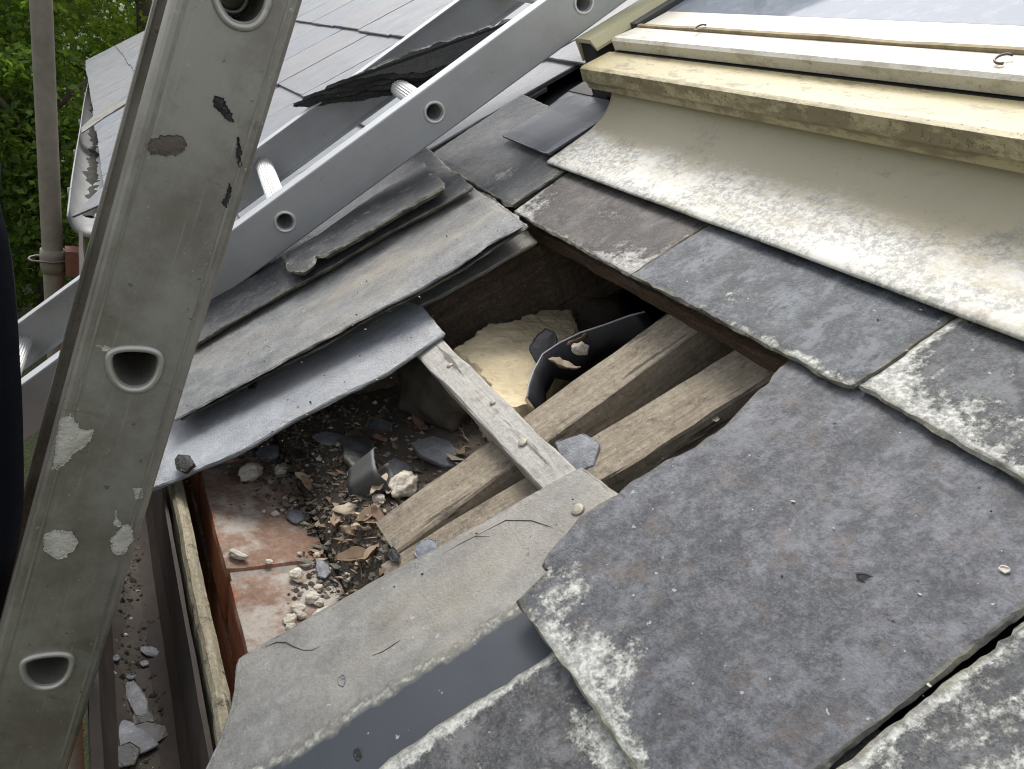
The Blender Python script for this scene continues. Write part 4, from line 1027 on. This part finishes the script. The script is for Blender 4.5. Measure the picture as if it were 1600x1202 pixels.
for i, (a, b) in enumerate(peb):
    s_ = ru(.006, .0135) if i < 12 else ru(.004, .008)
    p = psoil(a, b, -.001)
    o = rock('pebble', p, (s_*ru(.9, 1.4), s_, s_*.75), M['mortar'], i+30, ru(0, 3), .3, 3); tag(o, 'pale mortar pebble in the cluster on the near brick beside the beige slate' if i < 12 and i != 8 else 'tiny pale mortar crumb scattered among rubble and leaves', 'pebble', 'mortar pebbles on the near brick' if i < 12 and i != 8 else 'mortar crumbs in the rubble')
# slate pieces
shard('slate_shard', psoil(690, 712, .001), .062, M['slate_chip'], 80, 'flat bluish slate piece beside the upper rafter foot', t=.006, tilt=(.08, .05), rz=.4, elong=1.4)
shard('slate_shard', psoil(627, 738, .001), .034, M['slate_chip'], 81, 'small grey slate piece beside the lead curl', tilt=(-.05, .1), rz=.2)
shard('slate_shard', psoil(593, 668, -.004), .042, M['slate_dark'], 82, 'dark slate piece standing on edge in the shadowed rubble', t=.006, tilt=(1.0, .2), rz=.6)
shard('slate_shard', psoil(518, 690, .001), .036, M['slate_chip'], 83, 'pale pointed slate flake in the shadowed rubble', tilt=(.1, .1), rz=1.1)
shard('slate_shard', psoil(420, 712, .002), .030, M['slate_chip'], 84, 'rounded grey slate piece behind the far brick', t=.007, tilt=(.3, .1), elong=1.1)
shard('slate_shard', psoil(388, 700, .002), .024, M['stone_dark'], 85, 'brownish stone flake under the edge of the bluish slate', t=.008, tilt=(.6, .3), elong=1.2)
shard('slate_shard', psoil(470, 715, .002), .034, M['slate_dark'], 86, 'dark slate flake in the rubble right of the far brick', tilt=(.1, -.1))
shard('slate_shard', psoil(560, 720, .006), .075, M['slate_dark'], 87, 'long dark slate piece lying behind the lead curl', t=.007, tilt=(.15, .1), rz=2.9, elong=3.2)
shard('slate_shard', psoil(462, 812, .002), .022, M['slate_chip'], 88, 'grey slate chip on the rubble right of the bricks', tilt=(.1, .1))
shard('slate_shard', psoil(505, 895, .002), .020, M['slate_chip'], 89, 'curled grey chip near the brick joint', tilt=(.2, .1), elong=2.4)
def on_roof(px, py, N, size, mat, seed, label, **kw):
    x, s, n = pr(px, py, N); o = shard('slate_shard', r2w(x, s, N), size, mat, seed, label, **kw); o.rotation_euler = (TH+.03, 0, kw.get('rz', 0)); return o
x_, s_, _ = pr(908, 708, NR)
on_roof(905, 708, NR+.0025, .040, M['slate_chip'], 90, 'grey slate chip lying on the lower rafter beside the batten', t=.004, elong=1.3, rz=.3)
on_roof(668, 862, NR+.0025, .026, M['slate_chip'], 91, 'small grey slate chip at the foot of the lower rafter', t=.003, elong=1.5)
on_roof(290, 728, -.0055, .026, M['slate_black'], 92, 'black slate chip at the low end of the bluish slate', t=.005, elong=2.0, rz=.3)
on_roof(396, 603, -.0085, .014, M['slate_black'], 93, 'tiny dark chip midway along the bluish slate', t=.004, elong=1.5)
on_roof(617, 868, NR+.0025, .014, M['slate_black'], 94, 'dark splinter on the end of the lower rafter', t=.002, elong=2.5)
on_roof(1353, 905, -.0025, .0085, M['black_tape'], 95, 'tiny dark flake on the big slate', cat='flake', t=.001, elong=2.2, rz=.6)
on_roof(1570, 893, -.0030, .005, M['mortar'], 96, 'tiny pale flake near the right edge of the big slate', cat='flake', t=.002, elong=1.3)
on_roof(1118, 655, NR-.006, .007, M['mortar'], 97, 'white paint flake beside the lower rafter', cat='flake', t=.001, elong=2)
on_roof(560, 1180, -.0125, .008, M['slate_black'], 98, 'small black crumb on the dark band of the eaves slate', cat='flake', t=.002, elong=1.6)
on_roof(535, 1065, -.0125, .009, M['slate_chip'], 99, 'small grey chip on the beige eaves slate', cat='flake', t=.002, elong=1.6)
# chips in the iron gutter
for i, (a, b, sz, el) in enumerate(((214, 1097, .040, 3.2), (207, 1160, .050, 1.5), (232, 1150, .040, 1.6), (236, 1022, .022, 2.2), (195, 1185, .034, 1.4), (226, 1128, .024, 1.5), (226, 1040, .012, 1.2), (205, 1060, .010, 1.3), (192, 910, .009, 1.2), (160, 1035, .010, 1.2))):
    z = GB+.008
    for _ in range(5): p = pz(a, b, z); z = gz(p.x, min(max(p.y, -.232), -.178))
    p.z = ZO+z+.001
    p.y = min(max(p.y, -.224), -.184); sz *= .8
    shard('gutter_chip', p, sz, M['slate_dark' if i in (2, 4, 5) else 'slate_chip'], 110+i, ['long pale slate sliver lying in the iron gutter', 'broad grey slate piece at the low end of the gutter', 'grey slate piece overlapping the broad one in the gutter', 'slim slate chip higher up in the iron gutter', 'pale slate piece at the bottom edge of the gutter', 'small slate chip between the sliver and the broad piece', 'tiny slate crumb above the long sliver in the gutter', 'tiny slate crumb beside the ladder in the gutter', 'tiny white crumb high up in the gutter', 'tiny slate crumb against the ladder edge'][i], t=.003, tilt=(ru(-.1, .1), ru(-.1, .1)), rz=[.25, .5, 1.2, .9, .2, .8, 0, 1, 2, 0][i], elong=el)
# lead curl: a bent strip with its ends turned up
lc = psoil(556, 762, .002)
LC = empty('lead_curl', lc, (0, 0, R(-12))); tag(LC, 'curled grey scrap of lead sheet with torn ends standing in the rubble', 'lead scrap')
V, Fc = [], []; ncur = 26; nwd = 7
for i in range(ncur+1):
    a = R(-52+284*i/ncur); rr = .0235 + .002*math.sin(i*.9)
    for j in range(nwd+1):
        u_ = j/nwd; hgt = .046*u_
        tear = (.010*abs(fbm(j*.9, i*.2, 3)) if i in (0, ncur) else 0)
        aa = a + (tear*9 if i == 0 else -tear*9)
        bl = 1-.22*(1-u_)
        V.append((rr*bl*math.sin(aa)*1.15, -rr*bl*math.cos(aa)*.72, hgt - .006*(1-math.cos(aa))*(1-u_) + .003*fbm(i*.3, j*.4, 1)))
for i in range(ncur):
    for j in range(nwd): a = i*(nwd+1)+j; Fc.append((a, a+1, a+nwd+2, a+nwd+1))
o = mk('sheet', V, Fc, M['lead'], LC, True); md = o.modifiers.new('s', 'SOLIDIFY'); md.thickness = .0018; o.rotation_euler = (R(-48), R(8), 0); o.scale = (1, 1, .8)
# dry leaves
def leaf(pos, L, mat, rz, tilt, label, seed, curl=.9):
    V, Fc = [], []; n = 10
    for i in range(n+1):
        t = i/n; w_ = L*.15*math.sin(math.pi*t**.85)**.9+.0003
        for k in (-1, 0, 1):
            V.append((L*(t-.5), k*w_, abs(k)*w_*(.35+.5*(seed % 3)) + curl*L*.22*((2*t-1)**2 if seed % 2 else (t*t*1.3)) + .003*fbm(t*5, k, seed)))
    for i in range(n):
        for k in range(2): a = i*3+k; Fc.append((a, a+3, a+4, a+1))
    o = mk('dry_leaf', V, Fc, mat, None, True, loc=pos, rot=(tilt[0], tilt[1], rz)); md = o.modifiers.new('s', 'SOLIDIFY'); md.thickness = .0004
    tag(o, label, 'leaf', 'dry leaves in the hole'); return o
ld, lpale, lred = M['leaf_dry'], M['leaf_pale'], M['leaf_red']
LV = [(548, 805, .046, lpale, 1.5, (.3, .2), 'pale tan dry leaf on top of the leaf heap below the lead curl'), (524, 826, .036, ld, 2.9, (-.2, .1), 'brown dry leaf at the left tip of the leaf heap'),
      (556, 885, .048, ld, 1.35, (.5, .0), 'upright orange brown dry leaf hanging below the heap'), (592, 824, .034, lred, .3, (.2, .2), 'reddish dry leaf against the end of the upper rafter'),
      (570, 838, .036, lpale, .9, (-.4, .3), 'curled pale leaf low in the leaf heap'), (573, 815, .038, ld, 2.1, (.4, -.2), 'tan leaf curling over the right of the heap'),
      (592, 772, .044, lpale, -.7, (.2, .4), 'narrow pale leaf pointing down beside the mortar lump'), (577, 885, .040, ld, -.9, (.5, .1), 'thin brown leaf right of the hanging leaf'),
      (612, 776, .030, lpale, -.6, (.3, .1), 'slim leaf touching the cream mortar lump'), (656, 673, .042, lred, .15, (.2, .1), 'reddish brown leaf in the shadowed rubble left of the batten'),
      (560, 822, .034, lpale, .2, (-.3, -.2), 'small pale leaf in the middle of the heap'), (480, 772, .030, ld, .1, (.3, .2), 'dark curled leaf right of the bricks'),
      (548, 838, .030, ld, 1.0, (.4, .4), 'brown leaf under the pale leaf heap'), (475, 757, .030, lpale, .6, (.4, .0), 'pale curled leaf behind the bricks'),
      (590, 700, .028, lred, .5, (.1, .1), 'small red leaf behind the dark slate piece')]
for i, (a, b, L, m, rz_, tl_, lab) in enumerate(LV): leaf(psoil(a, b, .004+.002*(i % 4)), L*.86, m, rz_, tl_, lab, i)
p = r2w(*pr(908, 538, -.07)); leaf(p, .04, lred, -.9, (.9, .2), 'upright orange leaf inside the black felt strip', 40)
p = r2w(*pr(880, 575, -.085)); leaf(p, .035, lpale, .9, (.3, .1), 'pale leaf low in the black felt strip', 41)
p = r2w(*pr(905, 555, -.09)); o = rock('mortar_lump', p, (.022, .018, .014), M['mortar'], 77, 0, .3, 3); tag(o, 'pale mortar lump behind the upper rafter in the felt strip', 'mortar lump', 'mortar lumps in the hole')
# twigs
for i, (a, b, c, d, lab) in enumerate(((395, 780, 418, 795, 'thin curved twig on the far brick'), (520, 770, 470, 750, 'short dark twig beside the lead curl'), (575, 860, 560, 900, 'thin twig among the leaves below the heap'), (540, 850, 565, 915, 'dark twig crossing the hanging leaf'), (700, 665, 725, 690, 'pale twig in the shadow left of the batten'), (500, 800, 540, 790, 'dark root twig in the rubble'))):
    p, q = psoil(a, b, .003), psoil(c, d, .004); m_ = (p+q)/2+Vector((.003, .004, .003))
    V, Fc = tube_pts([p-m_, (p-m_)*.5+Vector((.001, .002, .001)), Vector((0, 0, 0)), (q-m_)*.5+Vector((-.001, .001, .001)), q-m_], [.0008, .001, .0011, .0009, .0005], 6)
    o = mk('twig', V, Fc, M['twig'], None, True, loc=m_); tag(o, lab, 'twig', 'twigs in the rubble')
# grit: too fine to count
def grit(name, n, f, mats, smin, smax, label):
    V, Fc, mi = [], [], []
    T = [(1, 0, 0), (0, 1, 0), (-1, 0, 0), (0, -1, 0), (0, 0, 1), (0, 0, -1)]; TF = [(0, 1, 4), (1, 2, 4), (2, 3, 4), (3, 0, 4), (1, 0, 5), (2, 1, 5), (3, 2, 5), (0, 3, 5)]
    for i in range(n):
        p = f()
        if p is None: continue
        s_ = smin*(smax/smin)**(rnd()**2.2); a = ru(0, 6.28); c, s2_ = math.cos(a), math.sin(a); b = len(V); fl = ru(.4, 1.)
        V += [(p.x+s_*(x*c-y*s2_)*ru(.7, 1.3), p.y+s_*(x*s2_+y*c)*ru(.7, 1.3), p.z+s_*(z*ru(.6, 1.2)+.4)*fl) for x, y, z in T]
        k = random.choices(range(len(mats)), [m[1] for m in mats])[0]
        for t_ in TF: Fc.append(tuple(b+j for j in t_)); mi.append(k)
    o = mk(name, V, Fc, None)
    for m in mats: o.data.materials.append(m[0])
    o.data.polygons.foreach_set('material_index', mi[:len(o.data.polygons)]); tag(o, label, 'grit', kind='stuff')
def fs():
    y = random.gauss(-.02, .035) if rnd() < .55 else ru(-.03, .35); x = ru(-1.15, -.5)
    if y < -.122: return None
    if y < -.03:
        if fbm(x*14, y*14, 8, 3) + (y+.03)*9 < -.25: return None
        return Vector((x, y, ZO+BZ-.001))
    return Vector((x, y, ZO+soil(x, y)))
grit('rubble_grit', 16000, fs, [(M['soil'], 6), (M['slate_dark'], 2), (M['mortar'], .9), (M['grime'], 4), (M['mortar_old'], 5), (M['twig'], 1)], .0005, .0042, 'fine dark grit and crumbs spread over bricks and rubble')
def litter(n, f):
    V, Fc, mi = [], [], []
    for i in range(n):
        p = f()
        if p is None: continue
        L = ru(.004, .013); w_ = L*ru(.12, .45); a = ru(0, 6.28); c, s2_ = math.cos(a), math.sin(a); b = len(V); tz = ru(-.35, .35)
        for x, y in ((-L, 0), (-.2*L, w_), (L, 0), (-.1*L, -w_)): V.append((p.x+x*c-y*s2_, p.y+x*s2_+y*c, p.z+.002+abs(x)*tz*.6+ru(0, .002)))
        V.append((p.x, p.y, p.z+.0008)); Fc += [(b, b+1, b+2, b+3), (b, b+1, b+4), (b+1, b+2, b+4), (b+2, b+3, b+4), (b+3, b, b+4)]; k = random.choice((0, 0, 1, 2, 3, 3)); mi += [k]*5
    o = mk('leaf_litter', V, Fc, None)
    for m in (M['twig'], M['leaf_dry'], M['leaf_pale'], M['slate_dark']): o.data.materials.append(m)
    o.data.polygons.foreach_set('material_index', mi[:len(o.data.polygons)]); tag(o, 'fine broken leaf and wood litter mixed through the rubble', 'litter', kind='stuff')
litter(900, fs)
def fg():
    y = ru(-.232, -.178); x = ru(-1.1, -.3); return Vector((x, y, ZO+gz(x, y)))
grit('gutter_grit', 1100, fg, [(M['grime'], 6), (M['slate_chip'], 1.2), (M['mortar'], .5), (M['gutter_iron'], 4)], .001, .004, 'fine grit lying in the iron gutter')

# crumbs lying on the slates
def froof():
    k = random.choices(range(5), [5, 4, 4, 5, 2])[0]
    a, b, N, f_ = [((250, 690), (470, 760), -.0125, lambda x, y: abs(y-(640-.56*(x-470))) < 38), ((290, 800), (350, 640), .0142, lambda x, y: abs(y-(500-.56*(x-530))) < 40),
                ((380, 950), (740, 1130), -.0135, lambda x, y: 0 < y-(1035-.59*(x-378)) < 110), ((860, 1580), (620, 1180), -.0015, lambda x, y: y > 610+.0*x and abs(x-1250) < 330), ((1000, 1480), (380, 580), .0015, lambda x, y: 0 < y-(345+.39*(x-1100)) < 80)][k]
    for _ in range(30):
        x, y = ru(*a), ru(*b)
        if f_(x, y): return r2w(*pr(x, y, N))
    return None
grit('slate_crumbs', 420, froof, [(M['slate_black'], 5), (M['slate_chip'], 2), (M['mortar'], 2.2)], .0004, .0016, 'fine dark and white crumbs scattered over the slates')

# ================================================================== person on the ladder
def ladder_y(z): return y_h + (z-z_h)/math.tan(AL)
PB = Vector((-.86, ladder_y(-1.135)-.105, ZO-1.110))
PER = empty('person', PB); tag(PER, 'person in dark navy clothes standing on the grey ladder at the left edge', 'person')
def skin(name, joints, edges, mat, root=0, sub=2):
    me = bpy.data.meshes.new(name); me.from_pydata([tuple(j[0]) for j in joints], edges, []); me.materials.append(mat)
    o = bpy.data.objects.new(name, me); COL.objects.link(o); o.parent = PER
    sk = o.modifiers.new('skin', 'SKIN'); sk.use_smooth_shade = True; ly = me.skin_vertices[0].data
    for i, j in enumerate(joints):
        r_ = j[1]; ly[i].radius = r_ if isinstance(r_, tuple) else (r_, r_); ly[i].use_root = (i == root)
    sb = o.modifiers.new('sub', 'SUBSURF'); sb.levels = sub; sb.render_levels = sub
    me.polygons.foreach_set('use_smooth', [True]*len(me.polygons))
    return o
# joints in person space: z up from the rung, y towards the ladder
J = [((0, .02, .86), (.15, .115)), ((0, .08, 1.02), (.145, .11)), ((0, .145, 1.20), (.165, .12)), ((0, .19, 1.33), (.17, .11)), ((0, .215, 1.43), (.07, .065)), ((0, .225, 1.50), (.058, .058)),
     ((.15, .285, 1.28), .078), ((.135, .288, 1.17), .070), ((.125, .288, 1.03), .064), ((.12, .268, .90), .050), ((.12, .255, .80), .038),
     ((-.17, .22, 1.33), .075), ((-.22, .25, 1.10), .062), ((-.20, .26, .93), .05), ((-.17, .245, .80), .038),
     ((.10, .01, .80), .092), ((.105, .03, .44), .062), ((.10, -.09, .10), .045), ((-.10, .01, .80), .092), ((-.105, .05, .46), .062), ((-.10, -.07, .10), .045)]
Eg = [(0, 1), (1, 2), (2, 3), (3, 4), (4, 5), (3, 6), (6, 7), (7, 8), (8, 9), (9, 10), (3, 11), (11, 12), (12, 13), (13, 14), (0, 15), (15, 16), (16, 17), (0, 18), (18, 19), (19, 20)]
body = skin('body', J, Eg, M['cloth'])
hd = skin('head', [((0, .22, 1.49), .052), ((0, .23, 1.555), .066), ((0, .235, 1.61), (.074, .088)), ((0, .23, 1.67), (.076, .094)), ((0, .225, 1.715), (.055, .07)), ((0, .33, 1.605), .012)], [(0, 1), (1, 2), (2, 3), (3, 4), (2, 5)], M['skin'])
def ball(name, c, r, mat, par):
    import bmesh
    bm = bmesh.new(); bmesh.ops.create_uvsphere(bm, u_segments=14, v_segments=9, radius=1); me = bpy.data.meshes.new(name)
    for v in bm.verts: v.co = Vector((v.co.x*r[0], v.co.y*r[1], v.co.z*r[2]))
    bm.to_mesh(me); bm.free(); me.materials.append(mat); me.polygons.foreach_set('use_smooth', [True]*len(me.polygons))
    q = bpy.data.objects.new(name, me); COL.objects.link(q); q.parent = par; q.location = c; return q
M['eye'] = plain('eye', (.05, .04, .035), .2, 0, .1, 40, 0); M['lip'] = plain('lip', (.33, .14, .11), .5, 0, .1, 40, .1)
for sx in (1, -1):
    ball('eye', (.030*sx, .298, 1.638), (.011, .008, .007), M['eye'], hd); ball('eyebrow', (.030*sx, .302, 1.658), (.018, .006, .004), M['hair'], hd); ball('ear', (.077*sx, .225, 1.625), (.010, .019, .031), M['skin'], hd)
ball('mouth', (0, .300, 1.567), (.022, .009, .006), M['lip'], hd)
skin('hair', [((0, .205, 1.63), (.074, .075)), ((0, .215, 1.70), (.080, .092)), ((0, .22, 1.745), (.052, .06))], [(0, 1), (1, 2)], M['hair'])
for sx in (1, -1):
    hx, hy, hz = (.12, .255, .79) if sx > 0 else (-.17, .245, .79)
    JJ = [((hx, hy, hz), .03), ((hx-.005*sx, hy+.012, hz-.045), (.036, .018))]; EE = [(0, 1)]
    for k in range(4):
        bx_ = hx-.01*sx+(-.027+.018*k); L_ = (.026, .03, .029, .022)[k]
        b = len(JJ); JJ += [((bx_, hy+.018, hz-.075), .0095), ((bx_, hy+.025+L_, hz-.088), .0088), ((bx_, hy+.045+L_, hz-.112), .008), ((bx_, hy+.030+L_*.5, hz-.132), .0072)]; EE += [(1, b), (b, b+1), (b+1, b+2), (b+2, b+3)]
    b = len(JJ); JJ += [((hx-.04*sx, hy+.02, hz-.05), .011), ((hx-.038*sx, hy+.045, hz-.08), .009)]; EE += [(0, b), (b, b+1)]
    skin('hand', JJ, EE, M['skin'], 0, 1)
    fx, fy = (.10, -.10) if sx > 0 else (-.10, -.07)
    skin('boot', [((fx, fy, .10), .05), ((fx, fy, .04), .046), ((fx, fy+.10, .028), (.046, .030)), ((fx, fy+.17, .022), (.040, .022))], [(0, 1), (1, 2), (2, 3)], M['boot'], 0, 1)

# ================================================================== trees behind
def tree(x, y, h, rx, rz_, nl, mat, label, seed, z0=.25, leafs=.075):
    rs = np.random.RandomState(seed)
    T = empty('tree', (x, y, 0)); tag(T, label, 'tree', 'trees beyond the far gable')
    V, Fc = tube_pts([(0, 0, 0), (.05, .02, h*.25), (-.04, .05, h*.5), (.03, 0, h*.8)], [.13, .10, .075, .03], 10)
    for k in range(7):
        a = k*2.4; z = h*(.2+.09*k); b = len(V)
        v2, f2 = tube_pts([(0, 0, z), (rx*.4*math.cos(a), rx*.4*math.sin(a), z+.25), (rx*.75*math.cos(a), rx*.75*math.sin(a), z+.5)], [.045, .03, .012], 7); V += v2; Fc += [tuple(i+b for i in f) for f in f2]
    mk('trunk', V, Fc, M['bark'], T, True)
    ncl = 150; d = rs.randn(ncl, 3); d /= np.linalg.norm(d, axis=1)[:, None]; rr = rs.rand(ncl)**.4
    cl = d*rr[:, None]*np.array([rx, rx, h*(1-z0)/2]) + np.array([0, 0, h*(z0+(1-z0)/2)])
    V, Fc = [], []
    per = nl//ncl
    for c in cl:
        cr = rx*(.16+.14*rs.rand())
        q = rs.randn(per, 3)*.55; q *= cr*np.array([1, 1, .7]); q += c
        for p in q:
            if p[2] < .05: continue
            L = leafs*(.6+.7*rs.rand()); n_ = rs.randn(3)+np.array([0, 0, .9]); n_ /= np.linalg.norm(n_); u_ = np.cross(n_, rs.randn(3)); u_ /= np.linalg.norm(u_); v_ = np.cross(n_, u_)
            b = len(V); V += [tuple(p-u_*L*.5), tuple(p+v_*L*.33+n_*L*.08), tuple(p+u_*L*.5), tuple(p-v_*L*.33+n_*L*.08)]; Fc.append((b, b+1, b+2, b+3))
    mk('crown', V, Fc, mat, T)
tree(-9.3, -1.75, 4.6, 1.35, 1, 16000, M['leaf_a'], 'mid green leafy tree directly behind the scaffold pole', 1, .05)
tree(-10.2, .35, 5.2, 1.45, 1, 16000, M['leaf_b'], 'brighter yellow green tree above the far end of the roof', 2, .1)
tree(-12.2, -1.0, 6.0, 1.9, 1, 18000, M['leaf_c'], 'tall dark green tree farthest behind the pole', 3, .05)
tree(-10.5, -4.0, 5.0, 1.7, 1, 15000, M['leaf_c'], 'dark green tree at the far left edge of view', 4, .05)
tree(-8.6, -.55, 2.5, .75, 1, 9000, M['leaf_a'], 'low bushy tree just past the roof gable', 5, .03)
tree(-7.6, -2.5, 1.9, .9, 1, 9000, M['leaf_c'], 'low dark shrub in shade left of the pole', 6, .03)
tree(-13.0, 2.6, 6.0, 2.0, 1, 14000, M['leaf_a'], 'green tree beyond the ridge end of the roof', 7, .05)
tree(-5.6, -1.35, 1.3, .55, 1, 6000, M['leaf_c'], 'small dark shrub below the pole clamp', 8, .03)
tree(-15.5, -1.2, 7.0, 2.6, 1, 16000, M['leaf_c'], 'large dim tree closing the view far behind', 9, .02, .10)
tree(-15.5, 1.8, 7.0, 2.6, 1, 16000, M['leaf_c'], 'large dim tree far behind the roof end', 10, .02, .10)
